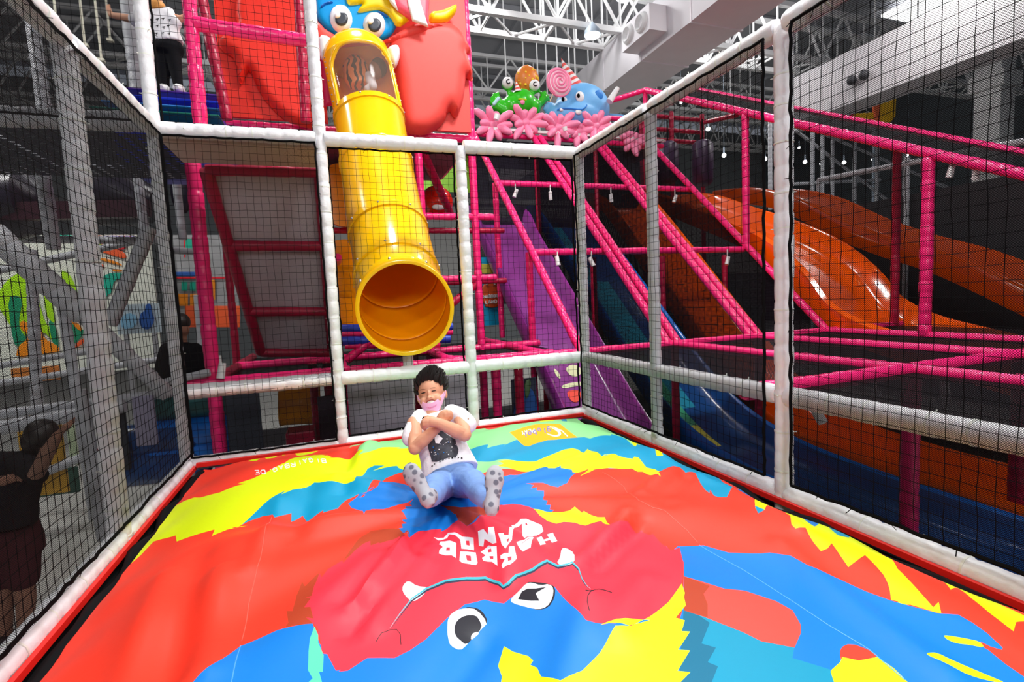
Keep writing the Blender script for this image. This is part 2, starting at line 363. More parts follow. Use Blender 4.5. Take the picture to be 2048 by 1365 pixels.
# nets: knotted cord grid + fine woven mesh behind it
def net(name, label, O, U, Vv, LU, LV, cell=.05, r=.0015, fine=True, hole=None, group=None, N=None, jit=.004, sag=.012, pitch=.0075, thr=.0021):
    O = Vector(O); U = Vector(U); Vv = Vector(Vv); Nn = N or U.cross(Vv); t = thing(name, O, label, 'safety net', group)
    nu = int(LU/cell); nv = int(LV/cell); P = {}
    for i in range(nu+1):
        for j in range(nv+1):
            e = 0 if i in (0, nu) or j in (0, nv) else 1
            w = noise.noise_vector(Vector((i*.55, j*.55, len(name)+O.x)))
            lo = noise.noise(Vector((i*.09+O.x*3, j*.09, O.y)))
            P[i, j] = O+U*(i*LU/nu)+Vv*(j*LV/nv)+e*(U*w.x*jit*1.6+Vv*w.y*jit*1.6+Nn*(lo*sag+w.z*.002))
    b = MB(); off = [U*0, U*0, U*0]
    def line(pts, A, B):
        run = []
        def flush():
            if len(run) > 1:
                vs = []
                for p in run: vs += [p+A*r, p-A*r*.5+B*r*.87, p-A*r*.5-B*r*.87]
                b.add(vs, [(3*i+k, 3*i+(k+1) % 3, 3*i+3+(k+1) % 3, 3*i+3+k) for i in range(len(run)-1) for k in range(3)])
            run.clear()
        for p in pts:
            if hole and (p-hole[0]).length < hole[1]: flush(); continue
            run.append(p)
        flush()
    for j in range(nv+1): line([P[i, j] for i in range(nu+1)], Vv, Nn)
    for i in range(nu+1): line([P[i, j] for j in range(nv+1)], U, Nn)
    k = r*2
    for p in P.values():
        if hole and (p-hole[0]).length < hole[1]: continue
        b.add([p+U*k, p-U*k, p+Vv*k, p-Vv*k, p+Nn*k, p-Nn*k], [(0, 2, 4), (2, 1, 4), (1, 3, 4), (3, 0, 4), (2, 0, 5), (1, 2, 5), (3, 1, 5), (0, 3, 5)])
    b.build('cord_grid', BLACK, t)
    b = MB(); c = [O, O+U*LU, O+U*LU+Vv*LV, O+Vv*LV]
    for q in range(4):
        a = c[q]; e = c[(q+1) % 4]; n = max(2, int((e-a).length/.04)); w = e-a
        b.sweep([a+w*(i/n)+Vector(noise.noise_vector(Vector((i*.7, q*5.1, O.x+O.y))))*.008 for i in range(n+1)], [.008]*(n+1), 6)
        for i in range(0, n, 2):
            if random.random() < .6: continue
            p = a+w*(i/n); b.tube(p, p+Vector((random.uniform(-1, 1), random.uniform(-1, 1), random.uniform(-1, .3)))*.035, .0018, 4)
    b.build('border_rope', BLACK, t)
    if fine:
        ax = (0, 2) if abs(U.x) > .5 and abs(Vv.z) > .5 else ((1, 2) if abs(Vv.z) > .5 else (0, 1))
        m = _m.setdefault(('fine', ax, pitch), None) or grid_mat('woven_micro_mesh', (.004, .004, .005), pitch, thr, ax); _m[('fine', ax, pitch)] = m
        b = MB(); gu = max(2, int(LU/.15)); gv = max(2, int(LV/.15)); b.v = []
        vs = [O+U*(LU*i/gu)+Vv*(LV*j/gv)+Nn*(.012*noise.noise(Vector((i*.5, j*.5, O.x)))-.012) for j in range(gv+1) for i in range(gu+1)]
        b.add(vs, [(j*(gu+1)+i, j*(gu+1)+i+1, (j+1)*(gu+1)+i+1, (j+1)*(gu+1)+i) for j in range(gv) for i in range(gu)])
        b.build('micro_mesh', m, t)
    return t
mouthc = at(811, 617, 'Y', 0.0)
G = 'black safety nets of the white cage'
net('safety_net', 'black fine-meshed net in the left bay of the cage back wall, before the panelled ramp', (.05, -.055, .05), (1, 0, 0), (0, 0, 1), X2-.09, H-.1, group=G, fine=True, pitch=.009, thr=.0018)
net('safety_net', 'open black cord net in the middle back bay around the yellow slide mouth', (X2+.05, .05, .05), (1, 0, 0), (0, 0, 1), X3-X2-.1, H-.1, fine=False, hole=(V(mouthc.x, .05, mouthc.z), .40), group=G)
net('safety_net', 'black cord net in the right bay of the cage back wall, before the purple slide', (X3+.05, .05, .05), (1, 0, 0), (0, 0, 1), WX-X3-.1, H-.1, fine=False, group=G)
net('safety_net', 'black cord net above the top rail at upper left, before the standing person', (.05, .03, H+.06), (1, 0, 0), (0, 0, 1), X2-.09, 1.4, fine=False, group=G)
net('safety_net', 'black net on the right cage wall from corner to large post, crossing the thin post', (WX-.082, -.08, .1), (0, -1, 0), (0, 0, 1), -Y2-.13, H-.15, fine=True, group=G, pitch=.009, thr=.0017)
net('safety_net', 'black fine-meshed net on the right cage wall at the right picture edge', (WX-.082, Y2-.115, .1), (0, -1, 0), (0, 0, 1), 1.75, H-.15, cell=.052, fine=True, group=G, pitch=.0085, thr=.0022)
net('safety_net', 'black net with fine mesh covering the left cage wall', (.056, -.06, .09), (0, -1, 0), (0, 0, 1), 4.0, H-.14, cell=.052, fine=True, group=G, pitch=.0085, thr=.0024)
net('safety_net', 'black net above the sloping left top rail at the upper left corner', (-.02, .02, H+.06), (-1, 0, 0), (0, 0, 1), 3.0, 1.6, cell=.055, fine=True, group=G)
# ---------------------------------------------------------------- air bag
AX0, AX1, AY0, AY1 = .13, 3.14, -3.95, -.12
CEN = V(1.58, -1.95, 0)
FOLDS = []
for (u0, v0, u1, v1, w_, a_) in [(826, 1085, 710, 1235, .035, .030), (800, 1090, 690, 1220, .04, -.028), (870, 1105, 745, 1275, .04, .022), (745, 1215, 705, 1280, .03, -.02), (1256, 1046, 1168, 1141, .045, .035), (1280, 1060, 1190, 1150, .04, -.028), (1350, 938, 1282, 996, .045, .035), (1385, 957, 1336, 1025, .045, -.02), (1400, 950, 1350, 1010, .04, .02),
    (392, 1100, 318, 1365, .07, -.035), (320, 1130, 240, 1365, .06, .03), (440, 1150, 400, 1365, .06, .028), (1010, 1110, 1010, 1180, .03, .02), (560, 1010, 500, 1150, .04, .02), (740, 900, 690, 960, .05, .03), (700, 900, 690, 990, .04, -.02), (1180, 1230, 1120, 1400, .05, .02), (1290, 1180, 1230, 1300, .05, .022), (1560, 1100, 1900, 1365, .05, .02), (960, 1290, 880, 1400, .05, -.025), (620, 980, 590, 1080, .05, -.02), (1230, 850, 1420, 960, .05, .025), (1450, 960, 1600, 1070, .05, .025)]:
    p0_ = at(u0, v0, 'Z', .16); p1_ = at(u1, v1, 'Z', .16); FOLDS.append((p0_.x, p0_.y, p1_.x-p0_.x, p1_.y-p0_.y, w_, a_))
def folds(x, y):
    s_ = 0
    for x0, y0, dx, dy, w_, a_ in FOLDS:
        L2 = dx*dx+dy*dy; t_ = ((x-x0)*dx+(y-y0)*dy)/L2; tc_ = min(max(t_, 0), 1); ex = x-x0-dx*tc_; ey = y-y0-dy*tc_; q = (ex*ex+ey*ey)/(w_*w_)
        if q < 9: s_ += a_*math.exp(-q)
    return s_
def hbag(x, y):
    e = min(max((x-.13)/.55, 0), 1)*min(max((3.16-x)/.5, 0), 1); e = math.sin(e*math.pi/2)
    f = min(max((-.08-y)/.9, 0), 1); f = f*f*(3-2*f)
    g = .16+.05*math.sin((x-.2)*1.05)
    dx = x-CEN.x; dy = y-CEN.y; rr = math.hypot(dx, dy); a = math.atan2(dy, dx)
    dip = -.055*math.exp(-rr*rr/.09)
    w = (math.sin(a*8+.6*math.sin(rr*4)+.4)*.5+math.sin(a*15+2.1+rr*2.5)*.3)*.052*min(rr/.55, 1)*math.exp(-max(rr-.6, 0)*.55)
    w += .012*math.sin(x*21+y*4)*math.exp(-((y+.3)/.25)**2)
    w += .006*noise.noise(Vector((x*3.2, y*3.2, 1.3)))
    rim = .02*math.sin(y*9+1.)*math.exp(-((x-3.08)/.10)**2)+.012*math.sin(y*12)*math.exp(-((x-.2)/.08)**2)
    return -.02+.03*e+g*e*f*.85+dip*f+w*e*(.25+.75*f)*.8+rim+folds(x, y)*e
def on_bag(u, v):
    z = .1
    for _ in range(14):
        d = ray(u, v)
        if d.z > -1e-3: return (at(u, v, 'Y', 2).x, 2)
        p = CAMLOC+d*((z-CAMLOC.z)/d.z); z = z*.5+.5*(hbag(min(max(p.x, -.2), 3.5), min(max(p.y, -4.2), 0.2)))
    return (p.x, p.y)
CR = {'A': (380, 860, 6.827), 'B': (640, 860, 6.827), 'C': (940, 820, 6.827), 'D': (1000, 980, 6.827), 'E': (1160, 820, 5.1125), 'F': (780, 1030, 4.551), 'G': (1500, 980, 3.737),
      'H': (560, 1060, 6.012), 'L': (0, 860, 2.703), 'M': (500, 940, 2.56), 'N': (1200, 820, 2.415), 'P': (0, 0, 1)}
def trace(s):
    out = []; k = 'P'
    for w in s.split():
        if w in CR: k = w; continue
        x, y = w.split(','); x0, y0, sc = CR[k]; out.append((x0+float(x)/sc, y0+float(y)/sc))
    return out
ART = []   # (colour, outline in photo trace)
def art(c, s, sm=0):
    p = trace(s) if isinstance(s, str) else s
    ART.append((c, smooth_poly(p, sm) if sm else p))
def stroke(c, pts, w, w1=None, close=False):
    if isinstance(pts, str): pts = trace(pts)
    n = len(pts); L = []; Rr = []
    for i in range(n):
        a = np.array(pts[max(i-1, 0)], float); bb = np.array(pts[min(i+1, n-1)], float); d = bb-a; d /= max(np.hypot(*d), 1e-6); nn = np.array([-d[1], d[0]])
        t = i/(n-1); ww = w if w1 is None else w*(1-abs(2*t-1)**2)+w1
        p = np.array(pts[i]); L.append(tuple(p+nn*ww/2)); Rr.append(tuple(p-nn*ww/2))
    ART.append((c, L+Rr[::-1]))
art('green', 'P 700,870 P 830,850 P 960,840 P 1010,815 P 1150,815 P 1290,860 P 1370,930 P 1200,900 P 940,960 P 820,960 P 700,930')
art('red', 'B 0,240 150,255 240,300 300,320 420,250 560,170 700,130 830,130 840,150 690,190 600,245 510,300 470,350 400,410 270,385 150,385 0,350')
art('red', 'P 805,850 P 812,860 P 780,877 P 730,880 P 700,870 P 760,860')
art('teal', 'A 710,1300 800,1250 1000,1180 1130,1160 1155,1200 1385,1140 1380,1260 1540,1175 1600,1260 1820,1100 1815,1135 1980,1085 B 240,1080 380,950 515,885 640,850 900,660 1130,580 1340,560 1340,400 700,400 A 1775,600 1200,700 700,1250')
art('yellow', 'B 520,355 640,310 850,240 1100,240 1050,258 1200,255 1400,300 1400,540 1130,545 1070,520 1055,495 880,520 720,560 880,490 740,490 650,530 540,640 470,695 400,725 330,738 280,728 0,722 A 1700,720 1400,820 1245,885 1310,830 1200,880 1060,970 900,1120 740,1270 700,1305 610,1345 570,1335 L 1340,520 1230,540 1145,575 1160,540 955,605 950,572 830,605 760,680 665,750 560,800 800,420 A 0,945 60,925 150,925 400,860 640,765 760,738 650,735 850,670 1060,575 1300,450 1450,375 1700,335 1850,360 1950,385 B 0,345 150,385 270,385 400,408 470,350 510,300 600,275')
art('yellow', 'A 790,430 900,380 1000,330 1200,230 1600,200 1820,200 1730,300 1480,350 1410,300 1260,355 1250,320 1150,380 1040,395 1000,355 910,420')
art('green', 'B 520,355 610,280 510,290 690,190 850,150 830,130 1000,125 1300,125 1340,260 1200,255 1050,258 1100,240 850,240 640,310')
# blue strip behind the boy's legs
art('blue', 'B 385,1010 540,870 620,870 700,790 790,770 900,710 1000,715 1130,740 1300,800 1900,800 P 1000,955 C 460,910 550,890 650,890 860,830 950,795 1160,800 1240,765 1240,795 1390,820 1400,860 1460,850 1330,1000 1200,1060 1100,1040 1000,1000 760,1010 870,1030 830,1075 920,1060 910,1100 1010,1105 1000,1230 1060,1240 1040,1300 D 690,207 680,270 740,278 700,310 540,350 350,300 0,300 P 900,1080 F 470,230 180,230 170,205 80,125 B 1130,1340 1115,1290 1185,1280 1120,1230 1190,1225 1150,1150 1110,1105 1205,1090 1160,1050 1260,1045 1220,1005 1270,945 1020,1040 870,1085 700,1085 600,1155 540,1100 430,1070')
art('red', 'B 540,930 600,880 625,890 590,915'); art('red', 'B 1130,580 1340,570 1340,740 1130,740 1000,715 900,710 790,770 700,830 640,850 760,770 900,660')
art('redsh', 'P 880,1010 P 1005,1010 P 1000,1030 F 860,10 700,105 620,50 P 912,1030')
art('teal', 'C -100,500 20,540 60,520 250,475 235,525 500,465 450,495 640,410 900,300 1470,380 1560,375 1640,395 1760,360 1920,355 1925,340 E 310,265 320,250 400,270 470,300 560,375 650,350 740,390 780,440 785,475 830,470 950,465 1080,515 1200,560 1320,630 1440,720 1540,800 1700,790 1500,895 1420,895 1370,880 1330,820 1325,855 1280,820 1230,750 1200,690 1150,650 1080,645 980,590 920,600 830,630 770,610 680,600 300,600 C 1400,700 -100,760')
art('yellow', 'C 380,710 650,700 900,705 1000,660 1150,600 1280,545 1400,525 1480,545 1550,590 1605,535 1800,640 1840,610 1950,600 E 235,475 260,460 350,450 400,475 480,495 540,500 555,480 600,490 640,540 680,590 770,610 825,630 785,650 825,685 640,635 590,635 530,600 450,605 300,595 150,610 0,680 C 1630,805 1460,865 1400,850 1390,820 1240,795 1240,765 1160,800 1070,800 950,795 860,835 760,850 620,820 500,785 360,775 460,735')
art('teal', 'C 880,40 1000,75 1060,100 1250,85 1330,55 1530,65 1640,100 1750,150 1950,240 1850,200 1700,140 1450,115 1310,118 1380,162 1300,160 1240,105 1060,110 950,90')
art('yellow', 'C 1300,65 1450,0 1560,60 1440,55')
art('yellow', 'C 100,150 300,60 500,40 850,40 900,90 1150,130 1150,160 880,110 880,155 500,155 450,190 440,215 300,225 140,200')
art('red', 'C 30,190 140,205 300,222 440,215 480,240 320,265 180,235 0,235')
art('yellow', 'E 470,290 560,310 650,345 565,378'); art('yellow', 'E 740,400 850,470 785,475 775,440'); art('yellow', 'E 950,455 1080,480 1150,535 1080,515')
art('orange', 'C 540,310 750,235 880,205 1050,190 1230,195 1350,290 1470,380 1330,390 1170,410 1060,415 900,460 800,500 745,495 640,400')
art('white', 'C 1100,245 1200,265 1250,315 1235,355 1180,370 1110,360 1030,320 1080,330 1150,350 1205,340 1210,315 1160,275', 1)
stroke('white', 'C 1060,235 1150,240 1260,290 1335,365', 2.2)
SF = {'B': ['0,0 0,1', '0,1 .6,1 .7,.75 .55,.5 0,.5', '.55,.5 .75,.25 .6,0 0,0'], 'I': ['.2,0 .2,1'], 'G': ['.75,.85 .4,1 .05,.75 .05,.25 .4,0 .75,.15 .75,.45 .45,.45'], 'A': ['0,0 .35,1 .7,0', '.15,.35 .55,.35'],
      'R': ['0,0 0,1', '0,1 .6,1 .7,.75 .55,.5 0,.5', '.35,.5 .7,0'], '.': ['.1,0 .1,.15'], 'D': ['0,0 0,1', '0,1 .5,1 .75,.6 .75,.4 .5,0 0,0'], 'E': ['.65,0 0,0 0,1 .65,1', '0,.5 .5,.5'],
      'l': ['.2,0 .2,1.1'], 'g': ['.6,.6 .3,.7 .05,.45 .05,.25 .3,0 .6,.1', '.62,.7 .62,-.2 .4,-.4 .1,-.3'], 'o': ['.3,0 .05,.2 .05,.5 .3,.7 .6,.5 .6,.2 .3,0'], 'b': ['.05,1.1 .05,0', '.05,.1 .35,0 .62,.2 .62,.5 .35,.7 .05,.6'],
      'a': ['.6,.7 .6,0', '.6,.6 .3,.7 .05,.45 .05,.2 .3,0 .6,.15'], 'P': ['0,0 0,1', '0,1 .6,1 .7,.75 .55,.5 0,.5'], 'L': ['0,1 0,0 .6,0'], 'Y': ['0,1 .35,.5 .7,1', '.35,.5 .35,0'],
      'H': ['0,0 0,1', '.7,0 .7,1', '0,.5 .7,.5'], 'O': ['.35,0 0,.3 0,.7 .35,1 .7,.7 .7,.3 .35,0'], 'N': ['0,0 0,1 .7,0 .7,1']}
def text(c, s, base, up, w, out=stroke, sp=.95):
    """letters along the baseline polyline (photo px), up = vector of one letter height"""
    n = len(s); up = np.array(up, float); B = [np.array(p, float) for p in base]
    cum = [0]
    for i in range(len(B)-1): cum.append(cum[-1]+np.hypot(*(B[i+1]-B[i])))
    def pos(t):
        q = t*cum[-1]; i = max(k for k in range(len(B)-1) if cum[k] <= q+1e-9); f = (q-cum[i])/(cum[i+1]-cum[i]); return B[i]+(B[i+1]-B[i])*f, (B[i+1]-B[i])/(cum[i+1]-cum[i])
    lw = cum[-1]/n
    for k, ch in enumerate(s):
        if ch == ' ': continue
        o, d = pos(k/n)
        for st in SF[ch]:
            pts = []
            for q in st.split():
                x, y = map(float, q.split(',')); pts.append(tuple(o+d*x*lw*sp+up*y))
            if len(pts) > 1: out(c, pts, w)
text('white', 'BIGAIRBAG.DE', trace('A 1845,400 1600,390 1400,450 1250,485 1080,545 850,560'), (2, 7.5), 1.7)
text('white', 'PLAY', trace('C 870,255 680,300'), (3, 7), 2.2)
text('violet', 'global', trace('C 1095,255 960,250 850,290 700,315'), (2, 9), 2.2)
# right hand stripes
art('blue', 'E 1540,800 1750,780 1850,820 2100,930 2140,1000 1840,890 1790,880 1700,865 1640,830')
art('blue', 'G 0,-20 80,0 420,180 560,240 480,285 400,250 240,115 60,30 0,45')
art('yellow', 'G 0,50 60,30 240,110 400,215 480,280 520,245 600,280 640,320 700,335 760,320 860,325 1000,400 1020,420 920,430 960,420 1030,505 1100,590 1300,800 1370,880 1410,840 1430,925 1380,915 1200,860 1070,860 1110,835 1055,825 1045,750 1030,700 1000,640 950,580 860,490 800,530 735,580 680,500 610,400 580,440 530,460 480,400 415,285 340,290 310,260 240,125 110,150 70,165 40,140 35,90 60,55 0,58')
art('teal', 'G 35,120 110,150 60,178'); art('red', 'G 820,355 900,370 990,410 920,430')
art('yellow', 'G 1150,490 1300,560 1500,650 1900,870 2150,990 1990,990 1970,1060 1800,930 1650,810 1550,735 1500,750 1430,680 1300,575')
art('teal', 'G 590,280 650,290 760,330 740,355 660,340')
art('blue', 'N 315,655 345,685 375,660 500,655 620,690 820,690 920,705 1000,750 1170,825 1290,880 1400,920 1450,935 1640,985 1730,990 1800,1030 1870,1080 1945,1150 1940,1168 1880,1150 1790,1120 1850,1140 1960,1230 2048,1290 2300,1520 1100,1520 600,1500 300,1300 400,960 405,805 405,740 385,690 345,690')
art('red', 'G 1720,1135 1800,1175 1890,1200 1960,1240 2048,1300 2048,1350 1900,1260 1755,1185')
art('yellow', 'G 1445,1090 1480,1090 1600,1110 1720,1135 1755,1185 1640,1160 1540,1150 1470,1120', 1)
art('yellow', 'G 1320,1220 1400,1220 1500,1270 1720,1364 1950,1460 1650,1400 1450,1290 1330,1240', 1)
art('red', 'N 1160,1200 1160,1150 1210,1128 1300,1160 1350,1195 1250,1230 1170,1215', 1)
art('yellow', 'N 1170,1195 1250,1212 1340,1195 1420,1250 1500,1330 1700,1520 1100,1520 1115,1260 1160,1220')
art('cyan', 'N 405,940 500,990 690,1065 780,1110 940,1140 930,1200 1110,1255 1130,1316 1150,1500 390,1500 390,1316')
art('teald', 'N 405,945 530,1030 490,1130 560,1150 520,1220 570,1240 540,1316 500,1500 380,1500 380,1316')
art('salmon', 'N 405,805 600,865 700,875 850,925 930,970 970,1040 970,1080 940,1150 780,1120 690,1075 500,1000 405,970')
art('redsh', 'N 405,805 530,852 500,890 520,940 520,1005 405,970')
# the big face
art('blue', 'P 300,1420 P 386,1365 P 444,1319 P 481,1293 P 555,1261 P 625,1247 P 640,1290 P 900,1180 P 1200,1180 P 1300,1200 P 1300,1380 P 1100,1560 P 300,1600')
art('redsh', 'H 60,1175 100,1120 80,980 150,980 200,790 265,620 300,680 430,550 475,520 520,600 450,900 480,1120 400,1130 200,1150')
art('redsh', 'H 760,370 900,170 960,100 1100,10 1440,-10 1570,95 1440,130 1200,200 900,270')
art('crimson', 'F 180,208 240,160 300,145 380,135 470,130 465,155 530,120 570,80 620,50 660,75 700,105 780,60 860,10 P 985,1015 D 0,215 170,195 280,205 400,235 460,262 540,350 650,430 770,465 870,440 1020,450 1170,490 1380,425 1500,480 1650,420 1750,440 1860,600 1930,550 2048,620 N 255,600 300,650 345,680 385,665 405,750 395,840 330,930 240,1000 150,1045 0,1040 M 1920,800 1820,790 1720,770 1640,690 1560,600 1530,600 1380,620 1300,685 1200,665 1100,690 1010,760 900,870 820,925 740,965 600,965 500,1030 455,1035 465,1025 440,1030 395,945 355,940 370,955 H 480,1290 430,1235 470,1225 440,1165 310,1055 400,1070 365,930 290,935 375,820 310,820 380,800 410,680 475,520 500,575 570,480 750,370 760,400 900,250 1000,170 1085,135 1090,190 1190,155 1200,165 1440,80 1500,85')
art('yellow', 'D 460,262 540,270 620,298 700,308 820,310 950,285 1020,230 1120,315 1145,290 1240,345 1330,375 1430,375 1500,480 1380,425 1280,450 1170,490 1090,475 1020,450 870,440 770,465 650,430 540,350')
art('yellow', 'M 1300,905 1345,932 1425,955 1450,978 1435,1000 1470,1015 1490,1060 1590,1080 1700,1030 1790,940 1870,800 1930,800 2048,770 N 0,1040 150,1045 240,1000 330,930 395,840 410,885 406,905 415,945 365,1005 410,1018 395,1070 435,1072 378,1160 435,1163 375,1262 437,1268 390,1316 P 1350,1600 P 990,1600 M 1268,1200 1290,1060 1270,1005')
art('mint', 'L 1700,1065 1720,1110 1720,1150 1750,1220 1745,1310 1725,1310 1750,1400 1610,1420 1690,1345 1665,1300 1668,1200 1675,1130')
SMI = trace('F -190,1180 -80,1100 0,1040 90,910 200,770 330,680 500,610 700,585 870,580 940,610 1030,660 1080,630 1150,560 1300,505 1430,425 1530,475 1660,440 1720,500 1750,590 1830,690')
SMI = SMI[2:]
art('white', 'F 205,800 130,730 108,670 140,615 180,605 240,650 350,662 300,740', 1); art('white', 'F 1515,445 1550,390 1560,310 1600,300 1680,350 1680,435 1600,470', 1)
stroke('navy', [(x+.6, y+2.4) for x, y in SMI], 5.2, .7); stroke('aqua', [(x-.3, y-1.5) for x, y in SMI], 5, .5)
stroke('black', 'F -130,1160 -80,1080 0,1050 60,1045 95,1090 100,1185', 1.6); stroke('black', 'F 1780,690 1830,700 1900,680 1960,690 2020,710', 1.8); stroke('black', 'F 1840,690 1800,740 1795,790 1815,875', 1.8)
art('black', 'F 690,850 700,840 790,848 850,890 893,975 850,1010 760,880', 1); art('white', 'F 520,1050 530,930 600,870 700,850 790,862 890,985 840,1035 760,1120 695,1190 640,1240 550,1195 530,1130', 1)
art('black', 'F 600,1110 580,1040 610,960 690,915 780,915 815,960 840,1030 760,1120 695,1190 640,1145', 1); art('white', 'F 735,1145 740,1090 790,1065 815,1080 770,1120', 1)
art('black', 'F 1240,625 1270,608 1450,628 1505,660 1500,760 1440,850 1350,870 1290,855 1400,700', 1); art('white', 'F 1095,770 1180,690 1240,625 1290,618 1370,645 1450,630 1490,670 1480,760 1430,840 1350,865 1250,845 1110,805', 1)
art('black', 'F 1165,770 1200,700 1250,675 1330,672 1425,660 1325,715 1360,785 1280,785')
HOLE = 'crimson'
for s, holes in [('1333,212 1378,195 1400,228 1448,212 1428,180 1482,163 1523,240 1475,256 1455,228 1405,244 1420,270 1368,284', []), ('1150,250 1225,230 1300,203 1308,215 1280,300 1210,337 1175,300', []),
                 ('1085,290 1130,285 1155,400 1100,450 1025,490 1015,460 1045,405 1005,400 1005,370 1080,350', ['1070,388 1105,378 1105,412 1075,422']),
                 ('825,340 900,280 970,285 978,465 930,430 850,420 838,395 870,370', ['890,318 920,308 925,340 895,345', '905,378 940,378 940,406 910,400']), ('640,335 780,345 798,440 780,460 660,440 632,420', ['690,368 735,375 740,422 700,416']),
                 ('460,245 540,235 605,260 600,395 560,370 445,355 450,320 480,295 445,270', ['515,298 545,298 545,327 510,327']), ('395,205 490,210 530,165 590,160 660,200 760,210 765,325 650,310 640,230 590,185 540,180 520,215 440,235', ['690,238 720,238 725,282 695,277']),
                 ('800,150 850,130 890,180 895,115 945,110 970,255 935,265 860,220 850,290 810,285', []), ('985,170 1030,165 1050,195 1080,185 1090,120 1135,110 1110,230 1050,310 1015,270', ['1058,230 1088,212 1075,252']),
                 ('1105,100 1190,40 1240,38 1380,95 1397,150 1300,195 1225,218 1208,200 1200,80 1115,118', ['1230,80 1245,75 1252,95 1237,97'])]:
    art('white', 'F '+s)
    for h in holes: art(HOLE, 'F '+h)
stroke('crimson', 'F 1195,270 1240,235 1270,225', .8)
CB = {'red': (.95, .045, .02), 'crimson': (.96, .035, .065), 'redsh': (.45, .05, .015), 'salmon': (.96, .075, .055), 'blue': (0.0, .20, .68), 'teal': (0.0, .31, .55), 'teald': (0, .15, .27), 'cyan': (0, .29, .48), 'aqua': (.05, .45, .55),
      'yellow': (.74, .90, 0.0), 'green': (.28, .76, .30), 'mint': (.10, .72, .42), 'orange': (.95, .48, .0), 'white': (.85, .87, .92), 'violet': (.25, .2, .5), 'navy': (.02, .035, .07), 'black': (.008, .01, .018)}
keys = list(CB); 
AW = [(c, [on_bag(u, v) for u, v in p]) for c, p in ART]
edge = [(AX0, AY0), (AX1, AY0)]
n = 60
for i in range(n+1):
    y = AY0+(AY1-AY0)*i/n; edge.append((AX1-.045*abs(math.sin(i*math.pi/10))**.7*(1 if i % 20 < 10 else .3), y))
for i in range(12): edge.append((AX1-.05-(AX1-AX0-.1)*i/11, AY1-(.03*abs(math.sin(i*1.3)))))
for i in range(n+1):
    y = AY1+(AY0-AY1)*i/n; edge.append((AX0+.02*abs(math.sin(i*math.pi/8)), y))
pts2, tris = cdt([edge]+[p for _, p in AW], .028, (AX0, AY0, AX1, AY1))
cen = np.array([pts2[list(t)].mean(0) for t in tris]); ins = pip(cen, edge); col = np.zeros(len(tris), int)
for c, p in AW:
    a = np.array(p); k = (cen[:, 0] > a[:, 0].min()) & (cen[:, 0] < a[:, 0].max()) & (cen[:, 1] > a[:, 1].min()) & (cen[:, 1] < a[:, 1].max())
    idx = np.where(k)[0]; idx = idx[pip(cen[idx], p)]; col[idx] = keys.index(c)
bag = thing('air_bag', (1.6, -2, FL), 'big inflated landing air bag with colourful monster print, filling the cage floor', 'air bag')
b = MB(); T = [t for t, k in zip(tris, ins) if k]; mi = [int(c) for c, k in zip(col, ins) if k]
used = sorted({i for t in T for i in t}); mp = {i: k for k, i in enumerate(used)}
b.v = [(pts2[i][0], pts2[i][1], hbag(*pts2[i])) for i in used]; b.f = [tuple(mp[i] for i in t) for t in T]; b.mi = mi
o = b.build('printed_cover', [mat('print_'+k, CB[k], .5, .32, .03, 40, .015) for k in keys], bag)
b = MB(); m_ = len(edge); b.add([(x, y, hbag(x, y)) for x, y in edge]+[(x+(.04 if x < 1 else -.06 if x > 3 else 0), y-.03, -.16) for x, y in edge], [(i, (i+1) % m_, (i+1) % m_+m_, i+m_) for i in range(m_)])
b.build('cover_hem', mat('print_red', CB['red']), bag)
one('side_wall', lambda b: b.box((1.64, -2.05, -.72), (2.9, 3.8, 1.05)), mat('matte_black', (.006, .006, .007), .8, .1), bag, smooth=False)
b = MB()
for x in (.115, 3.19):
    nn = 60; b=b if x<1 else MB(); b.sweep([(x+.015*math.sin(i*.9), AY1+(AY0-AY1)*i/nn, -.07+.015*math.sin(i*.7)) for i in range(nn+1)], [.045]*(nn+1), 8); b.build('black_gap_liner', mat('matte_black', (.006, .006, .007), .8, .1), bag)
for x in (.11, 3.193): one('gap_dark_sheet', lambda b: b.box((x, -2.05, -.10), (.30, 4.1, .02)), mat('matte_black', (.006, .006, .007), .8, .1), bag, smooth=False)  # flat black sheets added so the open gap beside the bag stays dark
# seams on the cover
for s, cc in (('P 543,1035 P 520,1120 P 497,1210 P 481,1293', (.85, .13, .09)), ('P 481,1293 P 470,1330 P 460,1380', (.1, .4, .8)), ('E 230,640 450,790 600,930 740,1000 860,1030 1100,1240 N 480,650', (.85, .13, .09)), ('N 480,655 700,780 950,940 1100,1040 1300,1160 1500,1330', (.1, .38, .85))):
    w = [on_bag(u, v) for u, v in trace(s)]; q = []
    for i in range(len(w)-1):
        for t in range(8): q.append((w[i][0]+(w[i+1][0]-w[i][0])*t/8, w[i][1]+(w[i+1][1]-w[i][1])*t/8))
    one('seam', lambda b: b.sweep([(x, y, hbag(x, y)) for x, y in q], [.0016]*len(q), 5), mat('seam_thread_%d' % (cc[0]*100), cc, .5), bag)
